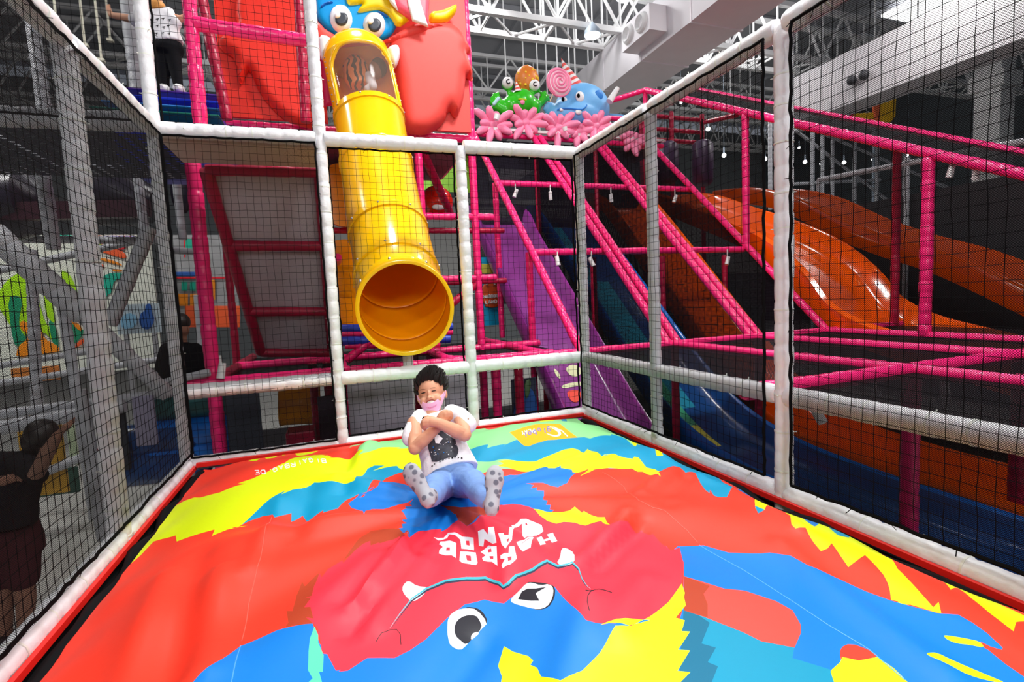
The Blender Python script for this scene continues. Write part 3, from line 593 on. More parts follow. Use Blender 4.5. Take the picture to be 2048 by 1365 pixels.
# ---------------------------------------------------------------- pink slide frame on the right
PMATS = [PINK, TIE]
def pipes(parent, lst, m=PINK, r=.05):
    for q in lst:
        nm, a, c = q[:3]; rr = q[3] if len(q) > 3 else r; mm = q[4] if len(q) > 4 else m
        b = MB(); b.pipe(a, c, rr, .13, n=10); b.build(nm, mm, parent)
DARKMAT = mat('black_mat', (.012, .011, .014), .5, .3, .05, 8)
sf = thing('slide_tower', (3.79, 5.2, FL), 'tall pink padded pipe frame with sloping rails over the row of slides', 'play frame')
L = []
for x in (3.79,): L += [('post', (x, 5.15, FL), (x, 5.15, 4.2)), ('post', (x, 3.94, .45), (x, 3.94, 3.03)), ('post', (x, 2.55, FL), (x, 2.55, 1.75))]
for x in (3.79, 4.99, 5.14, 6.30, 6.44, 7.66): L.append(('sloping_rail', (x, 5.1, 4.2), (x, 1.02, .45), .055))
L += [('cross_beam', (3.7, 5.15, 4.2), (8.0, 5.15, 4.2)), ('cross_beam', (3.79, 3.94, 3.03), (7.8, 3.94, 3.03)), ('cross_beam', (3.79, 2.55, 1.75), (7.66, 2.55, 1.75)), ('cross_beam', (3.4, 1.02, .45), (9.2, 1.02, .45))]
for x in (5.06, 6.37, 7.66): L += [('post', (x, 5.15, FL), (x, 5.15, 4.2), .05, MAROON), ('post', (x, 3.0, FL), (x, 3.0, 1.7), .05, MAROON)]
for x in (5.06, 6.40, 7.66): L.append(('floor_beam', (x, 1.0, .45), (x, -3.5, .45)))
L += [('floor_beam', (3.5, -1.76, .45), (9.5, -1.70, .45), .055), ('post', (5.07, -1.75, FL), (5.07, -1.75, .42), .06), ('post', (6.56, -1.68, FL), (6.56, -1.68, .42), .07, MAROON), ('post', (5.07, 1.0, FL), (5.07, 1.0, .42), .05, MAROON), ('post', (6.4, 1.0, FL), (6.4, 1.0, .42), .05, MAROON)]
L += [('roof_rail', (7.66, 5.26, 5.37), (7.66, -3.4, .93), .06), ('roof_rail', (9.0, 5.26, 5.50), (9.0, -3.4, 1.05), .045), ('post', (7.66, 2.5, 1.75), (7.66, 2.5, 3.93), .058), ('post', (7.66, -.24, .45), (7.66, -.24, 2.5), .065), ('post', (9.0, 1.0, .3), (9.0, 1.0, 3.2), .055, MAROON)]
L += [('cross_beam', (6.6, 5.26, 5.0), (7.66, 5.26, 5.37)), ('post', (7.66, 5.26, 4.2), (7.66, 5.26, 5.4)), ('cross_beam', (6.6, 5.3, 4.75), (7.7, 5.3, 4.75), .05)]
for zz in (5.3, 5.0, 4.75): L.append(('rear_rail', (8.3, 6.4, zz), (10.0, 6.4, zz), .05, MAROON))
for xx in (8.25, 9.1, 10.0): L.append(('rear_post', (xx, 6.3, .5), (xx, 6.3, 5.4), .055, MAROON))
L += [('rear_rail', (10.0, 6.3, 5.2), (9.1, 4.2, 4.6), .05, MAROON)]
pipes(sf, L)
DM = grid_mat('dark_deck_mesh', (.004, .004, .006), .012, .0078, (0, 1), False)
def sheet(nm, quad, m, parent, n=10):
    a, b_, c, d = [Vector(q) for q in quad]; b = MB(); vs = [(a.lerp(b_, i/n)).lerp(d.lerp(c, i/n), j/n) for j in range(n+1) for i in range(n+1)]
    b.add(vs, [(j*(n+1)+i, j*(n+1)+i+1, (j+1)*(n+1)+i+1, (j+1)*(n+1)+i) for j in range(n) for i in range(n)]); return b.build(nm, m, parent)
for x0, x1 in ((3.6, 5.06), (5.06, 6.4), (6.4, 7.66), (7.66, 9.1)):
    for y0, y1 in ((-3.4, -1.76), (-1.72, 1.0)): sheet('deck_net', [(x0, y0, .44), (x1, y0, .44), (x1, y1, .44), (x0, y1, .44)], DM, sf)
sheet('roof_net', [(7.66, 5.2, 5.35), (9.0, 5.2, 5.48), (9.0, -3.4, 1.03), (7.66, -3.4, .91)], DM, sf)
LN = grid_mat('lane_mesh', (.006, .004, .008), .012, .0065, (1, 2), False)
for x in (5.03, 6.38, 7.72): sheet('lane_net', [(x, 5.1, 4.1), (x, 1.0, .45), (x, 1.0, -1.2), (x, 5.1, -.0)], LN, sf)
sheet('rear_net', [(3.8, 5.3, 4.1), (7.6, 5.3, 4.1), (7.6, 5.3, 1.0), (3.8, 5.3, 1.0)], grid_mat('rear_mesh', (.014, .011, .02), .014, .0075, (0, 2), False), sf)
sheet('top_deck', [(3.75, 5.2, 4.12), (8.0, 5.2, 4.12), (8.0, 7.2, 4.12), (3.75, 7.2, 4.12)], mat('deck_navy', (.02, .015, .045), .6, var=.3, bscale=60), sf)
one('white_rail', lambda b: b.bar((3.9, 5.08, 4.29), (8.0, 5.08, 4.29), .05), WPAINT, sf, smooth=False)
def slide(label, x0, x1, path, m, wall=.26, name='slide', stripes=None, th=.03):
    pts = [Vector((0, y, z)) for y, z in path]; C = []; n = len(pts)
    for i in range(n-1):
        p0, p1, p2, p3 = pts[max(i-1, 0)], pts[i], pts[i+1], pts[min(i+2, n-1)]
        for k in range(6):
            t = k/6; C.append(.5*((2*p1)+(p2-p0)*t+(2*p0-5*p1+4*p2-p3)*t*t+(3*p1-p0-3*p2+p3)*t**3))
    C.append(pts[-1]); w = (x1-x0); xm = (x0+x1)/2
    sec = [(-.5, -.1), (-.53, .9), (-.5, 1.05), (-.46, .95), (-.42, .35), (-.36, .06), (-.3, 0), (-.1, 0), (.1, 0), (.3, 0), (.36, .06), (.42, .35), (.46, .95), (.5, 1.05), (.53, .9), (.5, -.1)]
    t = thing(name, (xm, pts[-1].y, pts[-1].z-.1), label, 'slide'); b = MB(); vs = []
    for i, c in enumerate(C):
        d = (C[min(i+1, len(C)-1)]-C[max(i-1, 0)]).normalized(); up = Vector((1, 0, 0)).cross(d); up = up if up.z > 0 else -up
        vs += [Vector((xm+a*w, c.y, c.z))+up*(h*wall) for a, h in sec]
    k = len(sec); L_ = len(C)
    for i in range(L_-1):
        for j in range(k):
            jj = (j+1) % k; mi = 1 if 5 <= j < 12 else 0
            b.f.append((i*k+j, i*k+jj, (i+1)*k+jj, (i+1)*k+j)); b.mi.append(mi if not stripes else (stripes(i/L_, j) if mi else 0))
    b.v = [tuple(v) for v in vs]; o = b.build('chute', m, t)
    return t, C
PUR = mat('purple_plastic', (.30, .035, .30), .22, coat=.3); PURB = mat('purple_plastic_bed', (.24, .045, .25), .2, coat=.3)
BLU = mat('blue_plastic', (.0, .15, .62), .22, coat=.3); BLD = mat('deep_blue_plastic', (.008, .06, .22), .25, coat=.3)
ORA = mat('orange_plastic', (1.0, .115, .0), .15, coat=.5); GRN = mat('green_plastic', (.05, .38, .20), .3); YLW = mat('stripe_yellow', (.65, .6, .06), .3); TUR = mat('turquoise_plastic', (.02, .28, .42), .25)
tp, Cp = slide('purple straight slide beside the cage corner, with a monster face at its foot', 3.78, 4.86, [(6, 2.8), (5.3, 2.55), (4.8, 2.05), (2.8, .38), (1.5, -.68), (.8, -1.0), (0, -1.08), (-.8, -1.1)], [PUR, PURB])
slide('blue straight slide with green and yellow stripes, right of the purple one', 5.16, 6.26, [(6, 2.8), (5.3, 2.5), (3.2, .78), (2.3, .02), (1.4, -.62), (.5, -.95), (-.5, -1.08), (-1.8, -1.12), (-3.4, -1.14)], [BLU, BLD, GRN, YLW, TUR],
      stripes=lambda s, j: (2 if .30 < s < .5 else 3 if .5 <= s < .56 else 4 if s <= .3 else 1) if j in (5, 6) else (4 if .2 < s < .45 and j == 7 else 1))
slide('orange straight slide between the blue slide and the wavy one', 6.46, 7.56, [(6, 3.1), (5.3, 2.9), (4.7, 2.5), (2.5, .40), (1.5, -.5), (.7, -.92), (-.5, -1.08), (-1.8, -1.1), (-3.6, -1.12)], [ORA, ORA])
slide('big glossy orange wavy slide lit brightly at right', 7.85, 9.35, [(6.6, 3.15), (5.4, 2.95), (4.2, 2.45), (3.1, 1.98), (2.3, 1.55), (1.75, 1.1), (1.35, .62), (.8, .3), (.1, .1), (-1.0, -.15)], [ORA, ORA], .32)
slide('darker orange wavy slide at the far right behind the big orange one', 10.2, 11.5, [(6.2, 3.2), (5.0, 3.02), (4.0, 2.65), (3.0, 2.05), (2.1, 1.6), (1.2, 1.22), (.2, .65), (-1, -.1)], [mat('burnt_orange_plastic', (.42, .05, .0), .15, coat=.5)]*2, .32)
for ob in [o for o in COL.objects if o.name.startswith('chute')]: chute_last = ob
purple_chute = [o for o in COL.objects if o.parent == tp][0]
# cartoon face on the foot of the purple slide
for nm, c, pts in [('face_print_eye', (.72, .75, .45), [(1130, 738), (1142, 729), (1158, 732), (1165, 745), (1155, 754), (1140, 752)]), ('face_print_teeth', (.72, .75, .45), [(1122, 772), (1140, 766), (1168, 763), (1170, 771), (1150, 773), (1126, 778)]),
                   ('face_print_tongue', (.85, .06, .03), [(1133, 783), (1150, 780), (1162, 782), (1162, 800), (1150, 807), (1138, 798)]), ('face_print_horn', (.72, .75, .45), [(1106, 735), (1118, 745), (1122, 760), (1112, 752)])]:
    decal(nm, pts, purple_chute, mat(nm, c), .012, .03, parent=tp, sm=1)
# small white spot lights clamped under the beams
for k, (u, v, ax, val) in enumerate([(1031, 387, 'Y', 3.9), (1101, 392, 'Y', 3.9), (1222, 396, 'Y', 3.9), (1350, 398, 'Y', 3.9), (1115, 522, 'Y', 2.5), (1183, 524, 'Y', 2.5), (1455, 522, 'Y', 2.5), (1902, 342, 'X', 7.7), (1952, 346, 'X', 7.7), (1750, 800, 'Z', .25), (1890, 780, 'Z', .25), (1635, 828, 'Z', .2), (443, 742, 'Y', .9)]):
    c = at(u, v, ax, val); R = Euler((.3*math.sin(k), .4*math.cos(k*2), 0)).to_matrix()
    up = {0: 3.03, 1: 3.03, 2: 3.03, 3: 3.03, 4: 1.75, 5: 1.75, 6: 1.75}.get(k, c.z+.14)
    lb = ['leftmost small white spot light under the upper cross beam, above the purple slide', 'second white spot light under the upper cross beam, left of the cage corner', 'white spot light under the upper beam, right of the cage corner post', 'white spot light under the upper beam beside the orange slides',
          'white spot light under the middle beam, left of the cage corner', 'white spot light under the middle beam, just right of the cage corner', 'white spot light under the middle beam before the wavy slide', 'left of two white spot lights under the sloping roof rail', 'right of two white spot lights under the sloping roof rail',
          'white spot light hanging under the net deck near the large cage post', 'white spot light under the net deck, farthest right', 'lowest white spot light, beside the large cage post at beam height', 'white spot light at the foot of the left pink post'][k]
    t = thing('spot_light', c, lb, 'lamp')
    one('lamp_head', lambda b: b.sweep([c+R @ V(0, 0, -.07), c+R @ V(0, 0, .07)], [.035, .03], 12), WPAINT, t)
    one('bracket', lambda b: (b.bar(c+V(0, 0, .03), V(c.x, c.y, up), .015)), WPAINT, t, smooth=False)
# dark padded floor and screens under the slide frame
tag(one('play_mat', lambda b: b.box((6.6, 1.4, FL+.03), (6.4, 9.2, .06)), DARKMAT, smooth=False), 'black floor mat under the slides on the right', 'mat')
tag(one('play_mat', lambda b: b.box((1.4, 3.6, FL+.03), (3.8, 5.6, .06)), DARKMAT, smooth=False), 'black floor mat under the climbing tower behind the cage', 'mat')
t = thing('backdrop_screen', (11.9, 1, FL), 'tall dark screen wall far right behind the orange slides', 'screen')
one('screen_panel', lambda b: b.box((12.4, -1, .8), (.05, 12, 4.1)), mat('dark_screen', (.018, .018, .022), .7), t, smooth=False)
for y in (-5, -3, -1, 1, 3, 5): one('screen_post', lambda b: b.pipe((12.3, y, FL), (12.3, y, 3.6), .05, .3), GREYV, t)
one('top_rail', lambda b: b.pipe((12.3, -6, 2.9), (12.3, 5, 3.6), .06, .3), GREYV, t)
# grey pipes of another play structure far right
t = thing('grey_pipe_frame', (11, 7, FL), 'grey white padded pipe frame in the dark behind the right slides', 'play frame')
L = []
for u, v0, v1 in [(1625, 250, 400), (1645, 250, 430), (1710, 280, 430), (1755, 290, 500), (1665, 280, 400), (1810, 290, 440), (1540, 240, 420)]:
    a = at(u, v0, 'Y', 8); c = at(u, v1, 'Y', 8); L.append(('post', (a.x, 8, c.z), (a.x, 8, a.z), .06))
for (u0, v0, u1, v1) in [(1590, 260, 1800, 420), (1640, 265, 2000, 420), (1560, 370, 1760, 360), (1600, 480, 1900, 450), (1850, 360, 2048, 430)]:
    L.append(('brace', at(u0, v0, 'Y', 8.1), at(u1, v1, 'Y', 8.1), .05))
a = at(1988, 420, 'Y', 3); L.append(('post', (a.x, 3, FL), (a.x, 3, a.z), .075)); L.append(('rail', at(1975, 410, 'Y', 3), at(2048, 400, 'Y', 3), .06))
pipes(t, L, GREYV)
# punch bags behind the slides
for k, (u, v0, v1) in enumerate([(1335, 285, 368), (1405, 282, 372)]):
    a = at(u, v0, 'Y', 6.0); c = at(u, v1, 'Y', 6.0)
    t = thing('punch_bag', c, ['left dark purple hanging punch bag above the orange slides', 'right dark purple hanging punch bag above the orange slides'][k], 'punch bag')
    one('bag_body', lambda b: b.sweep([c, c+V(0, 0, .08), (a+c)/2, a-V(0, 0, .08), a], [.16, .24, .25, .24, .15], 16), mat('purple_pad', (.05, .02, .07), .4), t)
    one('strap', lambda b: b.tube(a, a+V(0, 0, .5), .015, 6), BLACK, t)
# ---------------------------------------------------------------- climbing tower behind the cage
tw = thing('climbing_tower', (1.5, 3, FL), 'pink padded pipe tower carrying the monster head and yellow tube slide', 'play frame')
L = [('front_post', (0.02, 1.0, FL), (.02, 1.0, 2.45), .062), ('deck_beam', (-.2, .95, .47), (3.4, .95, .47), .052), ('deck_beam', (.0, 2.3, .47), (3.79, 2.3, .47), .05), ('deck_beam', (1.15, .95, .47), (1.15, 3.6, .47), .05), ('deck_beam', (2.25, .95, .47), (2.25, 3.6, .47), .05),
     ('deck_beam', (3.3, .95, .47), (3.3, 3.6, .47), .05), ('deck_beam', (.02, 1.0, .47), (.02, 3.5, .47), .05, MAROON), ('deck_beam', (2.2, 1.2, .47), (2.7, .6, .47), .055)]
# upper storey front rails at Y=.25
p = at(378, 0, 'Y', .25); q = at(388, 235, 'Y', .25)
L += [('upper_post', (p.x, .25, 2.42), (p.x, .25, 3.9), .05), ('upper_rail', (p.x, .25, at(375, 45, 'Y', .25).z), (1.12, .25, at(612, 82, 'Y', .25).z), .05), ('upper_rail', (0, .12, 2.46), (1.1, .12, 2.46), .03)]
L += [('upper_post', at(455, 240, 'Y', 1.3), at(395, -40, 'Y', 1.3), .05, MAROON), ('upper_post', at(612, 245, 'Y', 1.3), at(596, -30, 'Y', 1.3), .05, MAROON)]
for u in (945, 985): pass
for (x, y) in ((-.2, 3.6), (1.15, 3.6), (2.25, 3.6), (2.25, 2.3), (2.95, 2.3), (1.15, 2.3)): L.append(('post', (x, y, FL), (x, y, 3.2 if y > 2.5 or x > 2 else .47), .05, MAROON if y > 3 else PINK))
for z in (1.4, 2.2): L += [('rail', (2.25, 2.3, z), (3.2, 2.3, z), .045), ('rail', (1.15, 3.6, z), (3.79, 3.6, z), .045, MAROON)]
L += [('rail', (2.25, 2.3, 3.15), (2.95, 3.6, 2.4), .06, MAROON), ('rail', (-.2, 2.32, 3.2), (3.0, 2.32, 3.2), .05), ('rail', (2.97, 2.3, 3.2), (2.97, 4.4, 3.2), .05), ('post', (2.97, 2.32, 3.2), (2.97, 2.32, 5.4), .045)]
L += [('rail', (1.2, 3.0, 1.7), (1.2, 2.3, 1.7), .05), ('brace', (1.2, 1.7, .5), (1.75, 1.7, .9), .05), ('brace', (2.2, 1.8, .9), (2.9, 2.3, 1.3), .05, MAROON)]
for i, x in enumerate((2.52, 2.82, 3.1)): L.append(('low_post', (x, 1.3, FL), (x, 1.3, .45), .055, MAROON if i != 1 else PINK))
for x in (.82, .98, 1.12): L.append(('low_post', (x, 2.2, FL), (x, 2.2, .45), .05, MAROON))
pipes(tw, L)
sheet('deck_underside', [(.0, 2.35, 3.14), (2.95, 2.35, 3.14), (2.95, 4.4, 3.14), (.0, 4.4, 3.14)], mat('plum_board', (.16, .02, .05), .6), tw)
sheet('deck_net', [(.02, 1.0, .44), (3.7, 1.0, .44), (3.7, 3.6, .44), (.02, 3.6, .44)], DM, tw)
BOARD = mat('cream_board', (.62, .53, .47), .6)
one('ceiling_board', lambda b: b.box((.56, .36, 2.36), (1.08, .6, .03)), BOARD, tw, smooth=False)
# panelled ramp
rp = thing('climbing_ramp', (.6, 1.4, .6), 'steep ramp underside with grey white panels in crimson padded frames', 'ramp')
TL, TR, BL_, BR_ = at(412, 340, 'Y', .72), at(640, 345, 'Y', .72), at(522, 706, 'Y', 2.1), at(664, 706, 'Y', 2.1)
sheet('panel_board', [TL+V(0, .06, 0), TR+V(0, .06, 0), BR_+V(0, .06, 0), BL_+V(0, .06, 0)], mat('grey_board', (.55, .51, .56), .6), rp)
FR = [0, .38, .76, 1]
for k, t_ in enumerate((0, .345, .72, 1)):
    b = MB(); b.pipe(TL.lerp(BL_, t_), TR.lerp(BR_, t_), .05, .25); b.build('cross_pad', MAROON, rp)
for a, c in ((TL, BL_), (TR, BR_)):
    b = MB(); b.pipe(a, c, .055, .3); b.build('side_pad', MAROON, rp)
# green backdrop behind the tower, red smiling ball, blue pads
t = thing('printed_screen', (3, 6.2, 2), 'lime green printed panel seen behind the yellow slide under the monster head', 'panel')
a = at(800, 300, 'Y', 6); c = at(925, 385, 'Y', 6)
one('panel_board', lambda b: b.box(((a.x+c.x)/2, 6, (a.z+c.z)/2), (abs(c.x-a.x)+.3, .03, abs(a.z-c.z))), mat('lime_print', (.30, .85, .05), .5, var=.5, bscale=4), t, smooth=False)
a = at(655, 300, 'Y', 6); c = at(700, 370, 'Y', 6)
one('white_part', lambda b: b.box(((a.x+c.x)/2, 6, (a.z+c.z)/2), (abs(c.x-a.x)+.3, .03, abs(a.z-c.z))), mat('white_print', (.75, .75, .8), .5, var=.2, bscale=4), t, smooth=False)
c = at(873, 405, 'Y', 4.2)
t = thing('smiling_ball', c, 'glossy red ball with a white smile hanging behind the yellow slide', 'ball')
REDP = mat('red_plastic', (.75, .02, .01), .15, coat=.4)
one('ball', lambda b: b.ell(c, .27, nu=24, nv=16), REDP, t)
one('smile', lambda b: b.ell(c+V(-.02, -.235, -.12), (.11, .03, .045)), WPAINT, t)
one('strap', lambda b: b.tube(c+V(-.02, 0, .25), c+V(-.02, 0, .62), .018, 6), BLACK, t)
c = at(690, 395, 'Y', 4.3)
for k, (v, s) in enumerate([(395, .42), (540, .40), (595, .42)]):
    c = at(690 if k == 0 else 692, v, 'Y', 3.4)
    t = thing('orange_tube_section', c, ['upper orange plastic tube section behind the left side of the yellow slide', 'middle orange tube bulge behind the left side of the yellow slide', 'lower orange tube bulge left of the slide mouth'][k], 'tube slide')
    one('tube_shell', lambda b: b.sweep([c+V(-.1*s, .5, .1), c+V(-.05, .2, .05), c, c+V(0, -.1, 0)], [s*.75, s*.9, s, s*.93], 24), mat('amber_plastic', (.95, .30, 0), .15, coat=.5), t)
    one('joint_ring', lambda b: b.sweep([c+V(0, -.1, 0), c+V(0, -.16, 0)], [s*1.03, s*1.03], 24), mat('amber_plastic', (.95, .30, 0)), t)
BP = mat('blue_pad', (.02, .06, .55), .35); PP = mat('violet_pad', (.11, .03, .28), .4)
for k, (u0, u1, v, r, m) in enumerate([(680, 905, 658, .05, BP), (680, 905, 668, .04, PINK), (680, 900, 682, .055, BP), (690, 880, 692, .04, PINK)]):
    a = at(u0, v, 'Y', 1.7); c = at(u1, v-4, 'Y', 1.7)
    b = MB(); b.pipe(a, c, r, .2); tag(b.build('padded_roller', m), ['upper blue padded roller behind the slide mouth', 'upper pink padded roller behind the slide mouth', 'lower blue padded roller behind the slide mouth', 'lower pink padded roller below the blue ones'][k], 'roller', 'padded rollers behind the slide mouth')
# low things behind the back wall below the middle beam
def pxbox(nm, label, cat, u0, v0, u1, v1, Y, dep, m, group=None):
    a = at(u0, v0, 'Y', Y); c = at(u1, v1, 'Y', Y); b = MB(); b.box(((a.x+c.x)/2, Y+dep/2, (a.z+c.z)/2), (abs(c.x-a.x), dep, abs(a.z-c.z)))
    o = b.build(nm, m, smooth=False); bv = o.modifiers.new('bevel', 'BEVEL'); bv.width = min(.02, dep*.3); bv.segments = 2; return tag(o, label, cat, group)
PG = mat('pale_grey_board', (.27, .25, .30), .6)
pxbox('side_panel', 'pale grey board behind the net left of the boy, under the middle beam', 'panel', 694, 768, 832, 888, .7, .03, PG)
pxbox('side_panel', 'narrow pale grey board behind the net right of the boy head', 'panel', 888, 752, 940, 850, .7, .03, PG)
pxbox('side_panel', 'dark navy board in the lower left bay of the back wall', 'panel', 448, 790, 530, 925, .9, .03, mat('navy_board', (.012, .018, .03), .5))
pxbox('crawl_panel', 'deep crimson low padding block left of the second cage post', 'pad', 570, 868, 632, 905, 1.6, .3, MAROON)
pxbox('side_panel', 'dark plum board beside the second cage post, under the beam', 'panel', 634, 795, 690, 900, 1.8, .05, mat('plum_dark', (.03, .012, .03), .5))
a = at(560, 810, 'Y', 2.9); c = at(640, 806, 'Y', 2.9)
t = thing('orange_tube_section', a, 'horizontal amber tunnel piece low down between the first two cage posts', 'tube slide')
one('tube_shell', lambda b: b.sweep([a, a.lerp(c, .1), a.lerp(c, .9), c], [.28, .27, .27, .28], 28, cap=False), mat('amber_dim', (.85, .33, .02), .2, coat=.3), t)
for k, (u, v, r, m, lb) in enumerate([(405, 865, .17, BLU, 'fat blue soft roll low in the left corner behind the net'), (400, 905, .16, BLU, 'lower blue soft roll under the fat blue one at left'), (405, 805, .15, mat('teal_soft', (.01, .10, .10), .4), 'dark teal soft roll above the blue rolls'), (320, 878, .16, BLD, 'dark blue soft roll left of the corner post'), (330, 930, .18, BLD, 'lowest dark blue roll outside the left net')]):
    c = at(u, v, 'Y', 1.4)
    tag(one('soft_roll', lambda b: b.capsule([c+V(-.35, .05, 0), c+V(.25, 0, 0)], [r, r], 20), m), lb, 'soft roll', 'soft rolls in the corner')
c = at(1058, 800, 'Y', 2.0)
t = thing('monster_print_panel', c, 'printed panel with a blue monster, low behind the right bay net', 'panel')
a = at(1022, 760, 'Y', 2); e = at(1075, 845, 'Y', 2)
one('panel_board', lambda b: b.box(((a.x+e.x)/2, 2.0, (a.z+e.z)/2), (e.x-a.x, .03, a.z-e.z)), mat('panel_dark', (.03, .04, .07), .5), t, smooth=False)
puff('blue_shape', [(1025, 845), (1030, 800), (1045, 775), (1062, 775), (1072, 800), (1074, 845)], 1.98, .01, .03, mat('mural_blue', (.02, .10, .35)), t)
puff('green_shape', [(1048, 762), (1062, 758), (1058, 790), (1050, 800)], 1.96, .01, .03, mat('mural_green', (.10, .2, .08)), t)
# printed pillar with HARBOR LAND
t = thing('printed_pillar', at(985, 590, 'Y', 4.6), 'printed pillar with an orange monster and white HARBOR LAND lettering', 'panel')
PY = 4.6
a = at(962, 515, 'Y', PY); e = at(1000, 650, 'Y', PY)
one('panel_board', lambda b: b.box(((a.x+e.x)/2, PY, (a.z+e.z)/2), (e.x-a.x, .03, a.z-e.z)), mat('print_teal', (.01, .12, .2), .5), t, smooth=False)
puff('yellow_stripe', [(962, 528), (1000, 530), (1000, 548), (962, 548)], PY-.02, .005, .02, mat('mural_yellow', (.45, .42, .05)), t, sm=0)
puff('orange_monster', [(962, 565), (1000, 560), (1003, 590), (998, 612), (985, 617), (966, 612)], PY-.02, .01, .03, mat('mural_orange', (.65, .09, .01)), t)
puff('eye_left', [(968, 565), (973, 562), (977, 567), (973, 572)], PY-.05, .01, .02, WPAINT, t); puff('eye_right', [(984, 565), (989, 562), (993, 567), (989, 572)], PY-.05, .01, .02, WPAINT, t)
def letters(nm, s, base, up, w, Y, m, parent):
    b = MB()
    def out(c, pts, w_):
        q = [at(u, v, 'Y', Y) for u, v in pts]
        for i in range(len(q)-1): b.bar(q[i], q[i+1], w_)
    text('', s, base, up, w, out); return b.build(nm, m, parent, smooth=False)
letters('lettering', 'HARBOR', [(967, 597), (997, 595)], (0, -6), .017, PY-.06, WPAINT, t); letters('lettering', 'LAND', [(971, 608), (995, 606)], (0, -6), .017, PY-.06, WPAINT, t)
# ---------------------------------------------------------------- monster head facade
FY = 2.2
FRED = mat('coral_foam', (.92, .09, .075), .45, .3); FRED2 = mat('red_foam', (.90, .035, .02), .45, .3); FBLU = mat('sky_foam', (.0, .33, .78), .45, .3); FYEL = mat('yellow_foam', (1, .72, 0), .4); FWH = mat('white_foam', (.85, .87, .9), .4); FPNK = mat('pink_foam', (.85, .03, .16), .4)
md = thing('monster_facade', (2.3, FY, 3.2), 'giant monster head relief with blue face, red fur and striped party hat around the slide', 'facade')
a = at(798, 248, 'Y', FY)
for x0, x1 in ((.12, 1.2), (1.9, 2.93)):
    one('back_board', lambda b: b.box(((x0+x1)/2, FY+.03, 4.35), (x1-x0, .05, 2.2)), FRED if x0 > 1 else FRED2, md, smooth=False)
puff('fur_left', [(445, -30), (480, -30), (470, 30), (478, 55), (438, 78), (440, 100), (475, 120), (480, 180), (492, 150), (500, 140), (520, 190), (560, 235), (592, 252), (640, 262), (640, -30)], FY-.02, .12, .1, FRED2, md)
puff('fur_right', [(765, 85), (830, 55), (880, 48), (905, 55), (925, 75), (938, 100), (941, 110), (930, 108), (938, 130), (946, 160), (942, 164), (930, 155), (928, 185), (925, 205), (912, 240), (904, 232), (898, 220), (885, 250), (865, 265), (845, 272), (812, 268), (800, 240), (790, 150)], FY-.02, .18, .14, FRED, md)
puff('cheek', [(660, 95), (700, 95), (790, 85), (830, 78), (870, 60), (905, 55), (870, 50), (830, 48), (800, 65), (770, 83), (755, 85), (700, 82), (660, 70), (630, 40), (628, 80), (640, 90)], FY-.16, .08, .08, FRED, md)
puff('face', [(628, -40), (800, -40), (800, 20), (795, 50), (785, 70), (765, 83), (740, 80), (700, 82), (660, 70), (640, 50), (630, 30)], FY-.12, .07, .07, FBLU, md)
puff('yellow_hair', [(690, -10), (720, -40), (800, -40), (830, 30), (815, 45), (795, 58), (780, 35), (760, 22), (745, 22), (718, 28), (714, 24), (728, 8), (710, 12), (695, 12)], FY-.2, .06, .05, FYEL, md)
puff('horn', [(858, 27), (880, 26), (905, 14), (913, 13), (912, 27), (895, 46), (880, 50), (858, 48)], FY-.14, .08, .05, FYEL, md)
puff('hat', [(768, -40), (860, -40), (858, 0), (856, 55), (850, 52), (822, 42), (793, 22), (780, 0)], FY-.28, .06, .06, mat('hat_pink', (.88, .08, .14), .4), md, sm=0)
puff('hat_stripe', [(765, -40), (785, -40), (790, 5), (796, 23), (780, 5)], FY-.35, .02, .02, FWH, md, sm=0); puff('hat_stripe', [(810, -40), (835, -40), (840, 5), (856, 55), (825, 43), (815, 10)], FY-.35, .02, .02, FWH, md, sm=0)
puff('tusk', [(636, 72), (662, 78), (663, 92), (655, 112), (645, 125), (638, 105)], FY-.2, .08, .05, FWH, md); puff('tusk', [(774, 96), (795, 92), (800, 105), (798, 122), (790, 140), (783, 130), (776, 112)], FY-.26, .08, .05, FWH, md)
for k, (cx, cy, rx, ry, an) in enumerate([(682, 40, 23, 28, -.25), (748, 52, 23, 25, -.1)]):
    pts = [(cx+rx*math.cos(a)*math.cos(an)-ry*math.sin(a)*math.sin(an), cy+rx*math.cos(a)*math.sin(an)+ry*math.sin(a)*math.cos(an)) for a in [i*2*math.pi/20 for i in range(20)]]
    e = puff('eye', pts, FY-.18, .08, .08, FWH, md)
    for nm, dx, dy, r, m, o_ in (('pupil', 1, -1, 13, mat('pupil_grey', (.03, .04, .06), .4), .0), ('pupil_glint', -7, -9, 6, FWH, .03)):
        puff(nm, [(cx+dx+r*math.cos(i*2*math.pi/16), cy+dy+r*1.02*math.sin(i*2*math.pi/16)) for i in range(16)], FY-.27-o_, .015, .03, m, md, sm=0)
puff('brow_line', [(640, 14), (652, 6), (666, 5), (666, 8), (652, 10), (644, 18)], FY-.2, .02, .01, mat('blue_line', (0, .12, .5)), md); puff('brow_line', [(756, 24), (768, 28), (776, 36), (774, 38), (764, 31), (756, 27)], FY-.2, .02, .01, mat('blue_line', (0, .12, .5)), md)
puff('mouth_lining', [(640, 120), (665, 118), (668, 212), (648, 214)], FY-.05, .04, .05, FPNK, md, sm=0)
